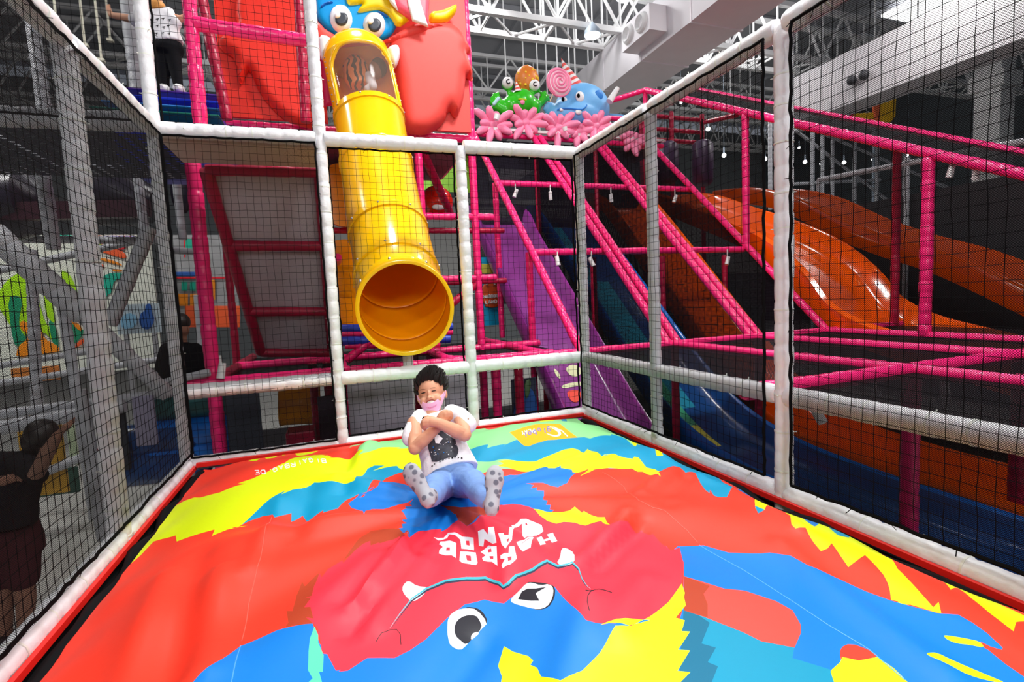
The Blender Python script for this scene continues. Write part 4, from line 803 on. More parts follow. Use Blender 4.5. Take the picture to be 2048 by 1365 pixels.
# ---------------------------------------------------------------- yellow tube slide
ts = thing('tube_slide', (1.65, 0, .7), 'big yellow tube slide ending in a round open mouth above the air bag', 'tube slide')
R0 = .375; INNER = mat('orange_bounce_tint', (1.0, .36, 0.0), .35, .4, var=.02)  # orange inside paints in the light bouncing around within the yellow tube
ctrl = [at(716, 122, 'Y', 1.93), at(724, 165, 'Y', 1.88), at(738, 230, 'Y', 1.78), at(752, 320, 'Y', 1.5), at(768, 420, 'Y', 1.08), at(785, 500, 'Y', .72), at(796, 560, 'Y', .40), at(806, 600, 'Y', .12), at(811, 617, 'Y', -.10)]
def cr(P, t):
    n = len(P)-1; i = min(int(t*n), n-1); f = t*n-i; p0, p1, p2, p3 = P[max(i-1, 0)], P[i], P[i+1], P[min(i+2, n)]
    return .5*((2*p1)+(p2-p0)*f+(2*p0-5*p1+4*p2-p3)*f*f+(3*p1-p0-3*p2+p3)*f**3)
NS = 72; Cn = [cr(ctrl, i/NS) for i in range(NS+1)]; NK = 48
fr = []; X = V(1, 0, 0)
for i in range(NS+1):
    t_ = (Cn[min(i+1, NS)]-Cn[max(i-1, 0)]).normalized()
    if i > NS-5: t_ = (CAMLOC+V(0, .3, -.5)-Cn[NS]).normalized().lerp(t_, (NS-i)/5).normalized()
    X = (X-t_*X.dot(t_)).normalized(); Yv = t_.cross(X); Yv = Yv if Yv.y < 0 or Yv.z > 0 else -Yv; fr.append((Cn[i], X.copy(), Yv.copy(), t_))
def ringpt(i, k, r): c, X_, Y_, _ = fr[i]; a = 2*math.pi*k/NK; return c+X_*(r*math.cos(a))+Y_*(r*math.sin(a))
rings_at = [0, 19, 28, 41, 53, 64]
def inwin(i, k):   # windows face up/out (angle 90deg = Y_ direction)
    a = abs((k/NK*360-90+180) % 360-180)
    return (1 <= i < 19 and a < (58 if i > 7 else 30+(i-1)*4.6)) 
def shell(i0, i1, r, sel):
    b = MB(); idx = {}
    for i in range(i0, i1):
        for k in range(NK):
            if not sel(i, k): continue
            f = []
            for (ii, kk) in ((i, k), (i, (k+1) % NK), (i+1, (k+1) % NK), (i+1, k)):
                if (ii, kk) not in idx: idx[ii, kk] = len(b.v); b.v.append(tuple(ringpt(ii, kk, r)))
                f.append(idx[ii, kk])
            b.f.append(tuple(f)); b.mi.append(0)
    return b
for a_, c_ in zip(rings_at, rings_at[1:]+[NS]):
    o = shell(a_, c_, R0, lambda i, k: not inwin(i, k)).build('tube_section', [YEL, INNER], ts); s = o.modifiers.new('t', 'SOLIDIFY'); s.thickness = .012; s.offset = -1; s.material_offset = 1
o = shell(1, 19, R0+.004, inwin).build('clear_window', clear_mat('window_clear', (.75, .6, .5), .12), ts)
b = MB(); vs = []; fs = []
for nth in range(5):
    for k in range(NK):
        a = 2*math.pi*k/NK; ph = nth*math.pi/2/4; c, X_, Y_, T_ = fr[0]
        r = R0*math.cos(ph); vs.append(c-T_*(R0*.75*math.sin(ph))+X_*(r*math.cos(a))+Y_*(r*math.sin(a)))
fs = [(i*NK+k, i*NK+(k+1) % NK, (i+1)*NK+(k+1) % NK, (i+1)*NK+k) for i in range(4) for k in range(NK)]
b.add(vs, fs); b.build('domed_hood', YEL, ts)
for i in rings_at[1:]+[NS-7]:
    c, X_, Y_, T_ = fr[i]; b = MB(); vs = []
    for dt, r in ((-.035, R0), (-.03, R0+.014), (.03, R0+.014), (.035, R0)): vs += [c+T_*dt+X_*(r*math.cos(2*math.pi*k/NK))+Y_*(r*math.sin(2*math.pi*k/NK)) for k in range(NK)]
    b.add(vs, [(j*NK+k, j*NK+(k+1) % NK, (j+1)*NK+(k+1) % NK, (j+1)*NK+k) for j in range(3) for k in range(NK)]); b.build('joint_flange', YEL, ts)
    for k in range(0, NK, 6):
        p = ringpt(i, k+2, R0+.014)+T_*-.015; one('bolt', lambda b: b.ell(p, .011, None, 8, 5), STEEL, ts)
for i in range(2, 20, 2):
    for k in (12-10, 12+10):
        p = ringpt(i, k, R0+.003); one('bolt', lambda b: b.ell(p, .009, None, 8, 5), STEEL, ts)
wp = []
for i in range(1, 20): lim = 58 if i > 7 else 30+(i-1)*4.6; wp.append((i, 12-lim/7.5))
wp2 = [(i, 24-k) for i, k in wp]; loop = wp[::-1]+[(1, 12-2), (1, 12), (1, 12+2)]+wp2
def rp(i, kf, r):
    c, X_, Y_, _ = fr[i]; a = 2*math.pi*kf/NK; return c+X_*(r*math.cos(a))+Y_*(r*math.sin(a))
lp_ = [rp(i, k, R0+.002) for i, k in loop]
for _ in range(2): lp_ = [lp_[0]]+[(lp_[i-1]+lp_[i]*2+lp_[i+1])/4 for i in range(1, len(lp_)-1)]+[lp_[-1]]
one('window_bezel', lambda b: b.sweep(lp_, [(.022, .022)]*len(lp_), 10), YEL, ts)
c, X_, Y_, T_ = fr[NS]; b = MB(); vs = []
for dt, r in ((-.03, R0), (-.0, R0+.016), (.012, R0+.016), (.018, R0), (.012, R0-.016), (-.03, R0-.016)): vs += [c+T_*dt+X_*(r*math.cos(2*math.pi*k/NK))+Y_*(r*math.sin(2*math.pi*k/NK)) for k in range(NK)]
b.add(vs, [(j*NK+k, j*NK+(k+1) % NK, (j+1)*NK+(k+1) % NK, (j+1)*NK+k) for j in range(5) for k in range(NK)]); b.build('mouth_rim', YEL, ts)
a = at(815, 705, 'Y', .15); one('support_post', lambda b: b.pipe((a.x, .15, MZ), (a.x, .15, a.z+.05), .045, .2), WHITE, ts)
# ---------------------------------------------------------------- monsters on the slide deck
def fig(name, loc, label, cat): return thing(name, loc, label, cat)
DY = 5.5
def pt(u, v, Y=DY): return at(u, v, 'Y', Y)
SPX = (pt(1100, 200)-pt(1000, 200)).length/100   # metres per photo pixel there
GR = mat('green_gloss', (.03, .55, .01), .25, coat=.3); BLM = mat('powder_blue', (.16, .47, .86), .45); BLM2 = mat('mid_blue', (.02, .22, .68), .45); PKM = mat('candy_pink', (1.0, .27, .46), .4); EYW = mat('eye_white', (.9, .9, .9), .2)
def hitter(o):
    dg = bpy.context.evaluated_depsgraph_get(); dg.update(); ev = o.evaluated_get(dg); me = ev.to_mesh(); mw = WLOC[o.name]
    bv = BVHTree.FromPolygons([v.co+mw for v in me.vertices], [tuple(p.vertices) for p in me.polygons]); ev.to_mesh_clear()
    def f(u, v, _=0):
        h = bv.ray_cast(CAMLOC, ray(u, v).normalized()); return h[0] if h[0] is not None else pt(u, v, DY)
    return f
gm = fig('green_monster', pt(1045, 235), 'green one-horned monster figure with two stalk eyes, waving both hands', 'monster figure')
b = MB(); b.ell(pt(1045, 205), (26*SPX, 20*SPX, 24*SPX)); b.ell(pt(1045, 192), (17*SPX, 16*SPX, 12*SPX)); b.ell(pt(1022, 212), (18*SPX, 18*SPX, 18*SPX)); b.ell(pt(1065, 215), (16*SPX, 16*SPX, 18*SPX))
b.capsule([pt(1024, 198), pt(1018, 184), pt(1015, 170)], [6*SPX, 4*SPX, 5*SPX]); b.capsule([pt(1060, 198), pt(1066, 186), pt(1070, 178)], [5*SPX, 4*SPX, 5*SPX])
b.ell(pt(1015, 169, DY), 11*SPX); b.ell(pt(1069, 176, DY), 10.5*SPX)
b.capsule([pt(1070, 215), pt(1082, 205), pt(1088, 196)], [7*SPX, 7*SPX, 8*SPX]); b.capsule([pt(1010, 222), pt(995, 212), pt(993, 200)], [11*SPX, 11*SPX, 9*SPX])
for (u, v) in ((1083, 187), (1090, 184), (1096, 193), (1097, 200)): b.capsule([pt(1089, 196), pt(u, v)], [5*SPX, 3.4*SPX])
for (u, v) in ((984, 196), (988, 189), (996, 187), (983, 205)): b.capsule([pt(993, 202), pt(u, v)], [5*SPX, 3.6*SPX])
remesh(b.build('body', GR, gm), .025, 3)
for (u, v) in ((1015, 166), (1069, 171)):
    e = one('eye', lambda b: b.ell(pt(u, v, DY-.06), 10*SPX), EYW, gm); one('pupil', lambda b: b.sweep([pt(u+2+4*math.cos(a), v-3+4*math.sin(a), DY-.06-10*SPX) for a in [.7+i*.5 for i in range(10)]], [.9*SPX]*10, 6), BLACK, gm)
gh = hitter([o for o in COL.objects if o.parent == gm][0])
one('mouth', lambda b: b.ell(gh(1045, 199), (9*SPX, 2*SPX, 2*SPX)), mat('mouth_yellow', (.6, .7, 0)), gm); one('tongue', lambda b: b.ell(gh(1045, 204), (4.5*SPX, 2.5*SPX, 5*SPX)), PKM, gm)
def cone(b, p0, p1, r, n=16, bands=6):
    p0 = Vector(p0); p1 = Vector(p1); d = p1-p0; R = d.to_track_quat('Z', 'Y').to_matrix(); m = bands*2
    for i in range(m):
        ra = r*(1-i/m); rb = r*(1-(i+1)/m)+1e-4; A = [p0+d*(i/m)+R @ V(ra*math.cos(k*2*math.pi/n), ra*math.sin(k*2*math.pi/n), 0) for k in range(n)]; B = [p0+d*((i+1)/m)+R @ V(rb*math.cos(k*2*math.pi/n), rb*math.sin(k*2*math.pi/n), 0) for k in range(n)]
        b.add(A+B, [(k, (k+1) % n, (k+1) % n+n, k+n) for k in range(n)], i % 2)
HATM = [mat('stripe_white', (.88, .85, .85), .4), mat('stripe_coral', (.85, .10, .09), .4)]
one('horn', lambda b: cone(b, pt(1036, 184, DY-.1), pt(1032, 161, DY-.1), 7*SPX, bands=3), HATM, gm)
one('held_bottle', lambda b: (b.capsule([pt(988, 208, DY-.3), pt(997, 197, DY-.3)], [3*SPX, 3*SPX]), b.tube(pt(985, 212, DY-.3), pt(977, 217, DY-.3), 1*SPX)), mat('pale_blue', (.45, .75, .8), .3), gm)
eg = fig('spotted_egg', pt(1054, 190, DY+.4), 'orange egg with yellow spots behind the green monster', 'egg figure')
b = MB(); c = pt(1054, 163, DY+.4); b.ell(c, (24*SPX, 22*SPX, 29*SPX), None, 28, 18); b.build('egg_shell', mat('egg_orange', (.95, .22, .02), .4, var=.35, bscale=1.5), eg)
for k in range(22):
    a = random.uniform(-1.2, 1.2); h = random.uniform(-.8, .9); w = math.sqrt(1-h*h); p = c+V(24*SPX*w*math.sin(a), -22*SPX*w*math.cos(a), 29*SPX*h); r = random.uniform(1, 3)*SPX
    one('spot', lambda b: b.ell(p, (r, r*.6, r), None, 10, 6), mat('egg_spot', (1, .6, .02), .4), eg)
bm_ = fig('blue_monster', pt(1165, 250), 'round powder blue monster figure with two teeth and a striped party hat', 'monster figure')
b = MB(); c = pt(1165, 218, DY); b.ell(c, (55*SPX, 42*SPX, 46*SPX), None, 32, 20); b.ell(pt(1150, 235), (62*SPX, 45*SPX, 30*SPX), None, 24, 14); b.ell(pt(1120, 214, DY-.25), (9*SPX, 8*SPX, 10*SPX))
b.capsule([pt(1112, 235), pt(1100, 222), pt(1098, 215)], [9*SPX, 8*SPX, 9*SPX])
for (u, v) in ((1090, 212), (1096, 207), (1103, 207), (1088, 219)): b.capsule([pt(1098, 217), pt(u, v)], [5*SPX, 3.5*SPX])
b.capsule([pt(1215, 235), pt(1240, 236), pt(1252, 238)], [8*SPX, 7*SPX, 7*SPX])
remesh(b.build('body', BLM, bm_), .03, 3); blue_body = [o for o in COL.objects if o.parent == bm_][0]
onball = hitter(blue_body)
for u, v, r in ((1160, 194, 10), (1129, 201, 6)):
    p = onball(u, v, 0); one('eye', lambda b: b.ell(p, (r*.9*SPX, 5*SPX, r*SPX)), EYW, bm_); q = p-ray(u, v).normalized()*5*SPX; one('pupil', lambda b: b.ell(q+V(-3*SPX, 0, 2*SPX), (3*SPX, 2*SPX, 4*SPX)), BLACK, bm_)
q = [onball(u, v, 0)-ray(u, v).normalized()*.02 for u, v in [(1114, 220), (1125, 217), (1140, 217), (1155, 219), (1165, 219), (1172, 214), (1174, 210)]]
one('mouth_line', lambda b: b.sweep(q, [1.2*SPX]*len(q), 6), BLM2, bm_)
for u, v, r in ((1123, 220, 5), (1157, 224, 8)): p = onball(u, v, 0); one('tooth', lambda b: b.ell(p, (r*.8*SPX, 3*SPX, r*.6*SPX)), EYW, bm_)
for u, v, r in ((1198, 190, 9), (1172, 240, 8), (1146, 241, 4)): p = onball(u, v, 0); one('spot', lambda b: b.ell(p, (r*SPX, 2.2*SPX, r*SPX)), BLM2, bm_)
one('party_hat', lambda b: cone(b, pt(1150, 180, DY), pt(1122, 116, DY), 19*SPX, 20, 6), HATM, bm_)
ll = fig('giant_lollipop', pt(1115, 190, DY-.5), 'pink and white swirl lollipop beside the striped party hat', 'lollipop')
c = pt(1118, 165, DY-.5)
one('candy_disc', lambda b: b.ell(c, (23*SPX, 7*SPX, 24*SPX), None, 32, 16), mat('lolly_white', (.92, .75, .80), .3), ll)
one('swirl', lambda b: b.sweep([c+V((2+i*.27)*SPX*math.cos(i*.3), -7.2*SPX*math.sqrt(max(0, 1-((2+i*.27)/24)**2)), (2+i*.27)*SPX*math.sin(i*.3)) for i in range(78)], [2.1*SPX]*78, 6), PKM, ll)
one('rim', lambda b: b.sweep([c+V(23*SPX*math.cos(i*.2), 0, 24*SPX*math.sin(i*.2)) for i in range(33)], [2*SPX]*33, 8), PKM, ll)
one('stick', lambda b: b.tube(pt(1106, 188, DY-.5), pt(1100, 203, DY-.5), 1*SPX), mat('stick_wood', (.7, .5, .3)), ll)
for k, (u, v, s, lb) in enumerate([(985, 243, 34, 'leftmost pink petalled coral flower beside the monster head facade'), (1050, 238, 32, 'pink petalled coral flower in front of the green monster'), (1115, 248, 33, 'pink petalled coral flower between the green and blue monsters'), (1190, 245, 32, 'pink petalled coral flower in front of the blue monster'), (1262, 275, 26, 'rightmost small pink coral flower behind the cage rail'), (1155, 256, 24, 'low pink coral lump under the blue monster')]):
    c = pt(u, v+9, DY-.35); s *= 1.12; b = MB()
    for j in range(10):
        a = j*2*math.pi/10+k*.4; d = V(math.cos(a), -.25-.2*(j % 2), math.sin(a)*.8+.1).normalized(); L_ = s*SPX*(.95+.25*math.sin(j*2.1+k))
        b.sweep([c, c+d*L_*.3-V(0,0,.0), c+d*L_*.6, c+d*L_*.88-V(0,0,.02), c+d*L_-V(0,0,.035)], [.035, .055, .075, .06, .015], 14)
    b.ell(c, (.13, .11, .1)); o = b.build('coral_flower', PKM, loc=c-V(0, 0, .15)); tag(o, lb, 'coral flower', 'pink coral flowers along the slide deck')
# striped ball, flag figure, paper cone at right
c = at(1627, 210, 'Y', 9)
t = thing('striped_ball', c, 'red and white striped ball beyond the top of the sloping pink rail', 'ball')
one('support_pole', lambda b: b.tube((c.x, 9.0, FL), (c.x, 9.0, c.z-.2), .05, 8), LH, t)
b = MB(); n = 20
b.ell(c, .27, None, 20, 12); b.mi = [(i % 20)//2 % 2 for i in range(len(b.f))]; b.build('ball', [WPAINT, mat('stripe_red', (.8, .02, .08))], t)
c = at(1752, 222, 'Y', 9)
t = thing('flag_figure', c, 'yellow and orange pennant sculpture above the sloping pink rail at right', 'flag figure')
one('support_pole', lambda b: b.tube((c.x, 9.06, FL), (c.x, 9.06, c.z), .05, 8), LH, t)
puff('yellow_flag', [(1757, 205), (1775, 205), (1790, 192), (1788, 235), (1780, 245), (1752, 246)], 9, .05, .05, mat('flag_yellow', (1, .55, 0)), t, sm=0)
puff('orange_post', [(1743, 206), (1757, 203), (1757, 248), (1748, 248)], 8.95, .05, .03, mat('flag_orange', (.95, .16, .05)), t, sm=0); puff('yellow_arm', [(1700, 228), (1748, 225), (1748, 246), (1720, 243), (1700, 238)], 9, .05, .05, mat('flag_yellow', (1, .55, 0)), t, sm=0)
puff('red_tip', [(1682, 226), (1695, 220), (1708, 226), (1700, 236), (1684, 234)], 8.95, .05, .03, mat('stripe_red', (.8, .02, .08)), t)
c = at(1227, 190, 'Y', 5)
tag(one('spot_light', lambda b: b.sweep([c+V(-.1, 0, -.14), c+V(.1, 0, .14)], [.07, .045], 12), WPAINT), 'small white cone light beside the blue monster, above the pink corner', 'lamp')
tag(one('spot_light', lambda b: b.sweep([at(992, 240, 'Y', 4.9), at(995, 230, 'Y', 4.9)], [.05, .06], 12), EYW), 'small white floodlight in front of the leftmost coral flower', 'lamp')
tag(one('spot_light', lambda b: b.sweep([at(1131, 262, 'Y', 4.9), at(1129, 254, 'Y', 4.9)], [.04, .05], 12), EYW), 'small white floodlight on the white rail below the lollipop', 'lamp')
# ---------------------------------------------------------------- left side of the hall, seen through the net
t = thing('grey_play_structure', (-1.5, 1.5, FL), 'white and grey padded pipe play structure outside the left net', 'play frame')
L = [('deck_rail', at(-60, 230, 'Y', .25), at(306, 246, 'Y', .25), .07), ('deck_rail', at(-40, 260, 'Y', 1.6), at(100, 325, 'Y', 1.6), .06), ('deck_rail', at(95, 335, 'Y', 1.9), at(372, 346, 'Y', 1.9), .055)]
for (u0, v0, u1, v1, Y, r) in [(85, 345, 108, 500, 1.9, .06), (62, 500, 78, 900, 3, .055), (118, 560, 190, 1040, 2.2, .05), (250, -20, 276, 195, 3.2, .07), (55, -20, 90, 230, 3.2, .07), (395, 590, 408, 742, 3.0, .045), (275, 350, 290, 470, 3.0, .05), (350, 340, 366, 480, 3.4, .05), (160, 780, 208, 1080, .9, .05)]:
    L.append(('post', at(u0, v0, 'Y', Y), at(u1, v1, 'Y', Y), r))
for (u0, v0, u1, v1, Y, r) in [(-20, 545, 330, 470, 4.5, .05), (-20, 478, 330, 482, 4.0, .05), (-20, 770, 350, 715, 3.0, .04), (-20, 832, 345, 786, 1.2, .045), (-20, 860, 250, 812, 1.0, .06), (30, 970, 250, 880, 2.5, .05), (-20, 735, 200, 700, 3.4, .04), (330, 765, 420, 745, .9, .035), (330, 500, 400, 505, 4, .05)]:
    L.append(('rail', at(u0, v0, 'Y', Y), at(u1, v1, 'Y', Y), r))
L += [('brace', at(-20, 462, 'Y', .15), at(172, 634, 'Y', .3), .085), ('brace', at(172, 634, 'Y', .3), at(338, 792, 'Y', .45), .06), ('brace', at(300, 455, 'Y', .4), at(219, 650, 'Y', .4), .05)]
pipes(t, L, GREYV)
nt_m = bpy.data.materials.new('dotted_mat'); nt_m.use_nodes = True
def dotmat():
    nt = nt_m.node_tree; b = nt.nodes['Principled BSDF']; tc = nt.nodes.new('ShaderNodeTexCoord'); mp_ = nt.nodes.new('ShaderNodeMapping'); mp_.inputs['Scale'].default_value = (10, 13, 1)
    v = nt.nodes.new('ShaderNodeTexVoronoi'); v.voronoi_dimensions = '2D'; v.inputs['Randomness'].default_value = .15; v.inputs['Scale'].default_value = 1; r = nt.nodes.new('ShaderNodeValToRGB')
    r.color_ramp.elements[0].position = .17; r.color_ramp.elements[0].color = (0, 0, 0, 1); r.color_ramp.elements[1].position = .2; r.color_ramp.elements[1].color = (1, 1, 1, 1)
    nt.links.new(tc.outputs['Object'], mp_.inputs[0]); nt.links.new(mp_.outputs[0], v.inputs['Vector']); nt.links.new(v.outputs['Distance'], r.inputs[0]); b.inputs['Base Color'].default_value = (.006, .007, .03, 1); nt.links.new(r.outputs[0], b.inputs['Alpha']); b.inputs['Roughness'].default_value = .7
dotmat()
a = [at(-80, 246, 'Z', 2.42), at(306, 262, 'Z', 2.42), at(372, 344, 'Z', 2.5), at(95, 322, 'Z', 2.5)]
z0 = 2.45
sheet('dotted_deck', [(-1.9, .3, z0), (-.05, .3, z0), (-.05, 1.75, z0), (-1.9, 1.75, z0)], nt_m, t)
one('dark_curve_panel', lambda b: b.sweep([at(-40, 420, 'Y', 3.5), at(60, 400, 'Y', 3.5), at(90, 420, 'Y', 3.5)], [.45, .42, .2], 20), mat('purple_black', (.012, .008, .02), .3), t)
one('dark_curve_panel', lambda b: b.sweep([at(170, 395, 'Y', 3.6), at(240, 390, 'Y', 3.6), at(310, 410, 'Y', 3.6)], [.35, .4, .25], 20), mat('purple_black', (.012, .008, .02), .3), t)
one('maroon_pad', lambda b: b.bar(at(-30, 425, 'Y', 3.2), at(300, 418, 'Y', 3.2), .12, .2), mat('dark_wine', (.04, .006, .015), .4), t, smooth=False)
one('hanging_disc', lambda b: b.ell(at(362, 385, 'Y', 4), (.13, .05, .3)), mat('purple_black', (.012, .008, .02), .3), t)
# padded steps at the top left
rs = thing('padded_steps', at(350, 240, 'Y', 1.8), 'stepped soft pad in purple, blue, sky blue and green bands under the standing person', 'soft steps')
for k, (v0, v1, m) in enumerate([(186, 200, mat('step_purple', (.09, .03, .28), .3)), (198, 214, mat('step_blue', (.01, .03, .50), .3)), (212, 226, mat('step_sky', (.05, .25, .75), .3)), (224, 240, mat('step_green', (.01, .16, .12), .3))]):
    a = at(258-k*22, v0, 'Y', 1.8-k*.14); c = at(445, v1+4, 'Y', 1.8-k*.14)
    o = one('step_band', lambda b: b.box(((a.x+c.x)/2, a.y, (a.z+c.z)/2), (c.x-a.x, .3, abs(a.z-c.z))), m, rs, smooth=False); bv = o.modifiers.new('b', 'BEVEL'); bv.width = .03; bv.segments = 3
one('pad_base', lambda b: b.box((at(350, 240, 'Y', 1.8).x, 2.0, 2.8), (.9, .9, .5)), mat('step_blue', (.01, .03, .50), .3), rs, smooth=False)
# mural wall
MY = 6.0
mu = thing('mural_wall', at(150, 720, 'Y', MY), 'white partition wall painted with lime, green, orange and red swirls at far left', 'mural')
a = at(-60, 470, 'Y', MY); c = at(325, 735, 'Y', MY)
one('wall_board', lambda b: b.box(((a.x+c.x)/2, MY+.05, (a.z+c.z)/2), (c.x-a.x, .06, abs(a.z-c.z))), mat('mural_white', (.80, .84, .74), .6), mu, smooth=False)
MC = {'lime': (.42, .85, .0), 'green': (.0, .28, .13), 'orange': (1, .30, .0), 'redor': (.95, .12, .02), 'teal': (.0, .45, .30), 'red': (.85, .01, .03), 'sky': (.25, .55, .8), 'blue': (.01, .10, .42), 'violet': (.55, .5, .9)}
CR['Q'] = (0, 460, 5.055)
def mural(nm, c, s, lay=0, Y=MY, par=None, sm=1):
    puff(nm, trace(s) if isinstance(s, str) else s, Y-.005-lay*.012, .004, .03, mat('mural_'+c+'_p', MC[c], .5), par or mu, back=.004, sm=sm)
mural('lime_leaf', 'lime', 'Q -60,700 60,520 130,470 220,415 300,450 360,520 400,750 460,950 540,1000 600,1200 420,1000 200,1100 60,900')
mural('lime_leaf', 'lime', 'Q 610,400 700,440 770,580 790,680 640,560')
mural('lime_leaf', 'lime', 'Q 440,620 520,700 560,900 540,960 460,850')
mural('green_leaf', 'green', 'Q 80,680 180,660 230,720 190,900 200,1020 290,1110 160,1210 110,1000', 1)
mural('green_leaf', 'green', 'Q 490,900 560,960 600,1160 560,1230 510,1050', 1); mural('green_leaf', 'green', 'Q 690,900 770,990 870,1020 740,1180 700,1080', 1)
mural('orange_wave', 'orange', 'Q 160,1300 180,1180 260,1120 290,1060 200,1000 210,910 300,950 420,990 440,1100 600,1180 600,1240 400,1260', 2); mural('orange_wave', 'orange', 'Q 690,870 760,920 840,1000 810,1030 740,960', 2)
mural('red_stroke', 'redor', 'Q 740,1210 790,1130 860,1090 860,1130 800,1180', 2)
mural('orange_stroke', 'redor', 'Q 950,50 1050,60 1100,150 1270,230 1280,300 1100,250 970,200'); mural('lime_stroke', 'lime', 'Q 960,140 1050,150 1060,190 960,180', 1); mural('lime_stroke', 'lime', 'Q 1060,120 1140,150 1190,200 1100,180', 1)
mural('orange_stroke', 'orange', 'Q 990,280 1080,290 1200,330 1250,370 1100,330 1000,300'); mural('orange_stroke', 'orange', 'Q 1130,400 1200,395 1250,420 1150,425'); mural('red_dot', 'redor', 'Q 1000,350 1050,350 1050,385 1010,385')
mural('red_sign', 'red', 'Q 1040,60 1390,60 1360,110 1270,130 1270,190 1200,210 1130,150', 1); mural('teal_shape', 'teal', 'Q 1010,620 1020,500 1080,440 1240,430 1240,490 1150,510 1130,640 1080,660 1050,760 1040,860')
b = MB()
for i, x in enumerate((1080, 1130, 1180, 1230, 1290, 1340)): 
    p0 = at(x/5.055, 460+60/5.055, 'Y', MY-.05); p1 = at((x+10*(i % 2))/5.055, 460+108/5.055, 'Y', MY-.05); b.bar(p0, p1, .05); 
    if i % 2: b.bar(p1, at((x+40)/5.055, 460+100/5.055, 'Y', MY-.05), .04)
b.build('sign_letters', mat('mural_violet_p', MC['violet'], .5), mu, smooth=False)
mural('green_band', 'teal', 'P 112,470 148,470 148,476 114,480'); 
t = thing('striped_far_wall', at(365, 520, 'Y', 7), 'far decorated wall in white, teal, red and orange blocks right of the cage corner post', 'panel')
a = at(330, 470, 'Y', 7); c = at(480, 640, 'Y', 7)
one('wall_board', lambda b: b.box(((a.x+c.x)/2, 7.05, (a.z+c.z)/2), (c.x-a.x, .05, abs(a.z-c.z))), mat('far_wall_grey', (.35, .36, .37), .6, var=.4, bscale=5), t, smooth=False)
for nm, cc, x0, y0, x1, y1 in [('teal_block', 'teal', 371, 478, 384, 500), ('red_stripe', 'red', 368, 470, 371, 515), ('blue_band', 'blue', 340, 544, 392, 553), ('red_band', 'red', 340, 554, 470, 558), ('teal_block', 'teal', 363, 564, 375, 582), ('teal_block', 'teal', 380, 564, 391, 582), ('orange_block', 'orange', 348, 588, 376, 612), ('orange_block', 'orange', 380, 588, 395, 612), ('red_block', 'redor', 370, 612, 480, 655), ('orange_block', 'orange', 410, 560, 430, 600)]:
    mural(nm, cc, [(x0, y0), (x1, y0), (x1, y1), (x0, y1)], 1, 7.0, t, 0)
t = thing('blue_mural_panel', at(270, 660, 'Y', 5), 'pale blue printed panel with a dark blue blob, left of the cage corner post', 'panel')
a = at(228, 610, 'Y', 5); c = at(322, 665, 'Y', 5)
one('wall_board', lambda b: b.box(((a.x+c.x)/2, 5.05, (a.z+c.z)/2), (c.x-a.x, .05, abs(a.z-c.z))), mat('panel_pale', (.55, .68, .75), .6, var=.3, bscale=3), t, smooth=False)
one('panel_leg', lambda b: b.box((a.x+.1, 5.05, (FL+c.z)/2), (.06, .05, c.z-FL)), GREYV, t, smooth=False); one('panel_leg', lambda b: b.box((c.x-.1, 5.05, (FL+c.z)/2), (.06, .05, c.z-FL)), GREYV, t, smooth=False)
mural('blue_blob', 'blue', [(280, 628), (290, 622), (292, 608), (302, 608), (304, 625), (310, 640), (300, 660), (285, 658), (278, 645)], 1, 5, t); mural('sky_blob', 'sky', [(240, 640), (255, 625), (275, 632), (272, 655), (245, 660)], 1, 5, t)
for nm, lb, u0, v0, u1, v1, Y, m in [('yellow_panel', 'mustard yellow panel behind the dark person at far left', 28, 826, 138, 985, 2.6, mat('mustard', (.50, .27, .02), .4)), ('side_panel', 'pale green and red printed board right of the mustard panel', 128, 826, 158, 930, 2.5, mat('pale_lime', (.45, .55, .35), .5)),
                               ('side_panel', 'lilac grey panel outside the left net near the corner post', 262, 795, 316, 890, .9, mat('lilac_board', (.26, .24, .34), .5)), ('side_panel', 'dark board in the low corner outside the left net', 225, 800, 262, 940, 1.2, mat('navy_board', (.012, .018, .03), .5)),
                               ('side_panel', 'wine red padded block beside the wide grey post, low', 172, 890, 208, 925, 2.2, mat('wine_pad', (.25, .02, .05), .5)), ('side_panel', 'low dark green printed kerb panel on the pale floor at left', 40, 948, 160, 985, 3.2, mat('kerb_green', (.02, .08, .06), .5, var=.8, bscale=6)),
                               ('printed_screen', 'small orange and green striped panel low on the far left wall', 20, 738, 120, 760, 5, mat('orange_board', (.8, .2, .03), .5, var=.7, bscale=5))]:
    pxbox(nm, lb, 'panel', u0, v0, u1, v1, Y, .04, m)
# ---------------------------------------------------------------- people
SKIN = mat('skin', (.72, .36, .22), .5, .35, var=.03); SKIND = mat('skin_shade', (.24, .115, .075), .55, .3, var=.03)  # darker copy has deep shade put into the skin colour
HAIR = mat('black_hair', (.012, .009, .008), .45, .4); DARKC = mat('black_cloth', (.007, .007, .009), .9, .1)
def limb(b, pts, rad, n=14): b.capsule(pts, rad, n)
# dark-shirted man behind the left back-wall bay
mp_ = thing('person', at(360, 800, 'Y', 1.9), 'person in a black polo shirt standing behind the back left cage corner post', 'person')
def q5(u, v, d=5.2): return pd(u, v, d)
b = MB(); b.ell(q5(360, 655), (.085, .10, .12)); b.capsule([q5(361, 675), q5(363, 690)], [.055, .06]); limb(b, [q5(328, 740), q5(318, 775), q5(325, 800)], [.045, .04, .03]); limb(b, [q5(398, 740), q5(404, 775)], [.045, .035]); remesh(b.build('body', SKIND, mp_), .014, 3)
b = MB(); b.sweep([q5(364, 684), q5(363, 695), q5(363, 720), q5(362, 760), q5(362, 800)], [(.07, .07), (.18, .10), (.20, .12), (.19, .12), (.19, .12)], 20, up=(0, 1, 0)); limb(b, [q5(335, 700), q5(325, 735)], [.075, .07]); limb(b, [q5(390, 700), q5(401, 735)], [.075, .07]); remesh(b.build('shirt', DARKC, mp_), .016, 4)
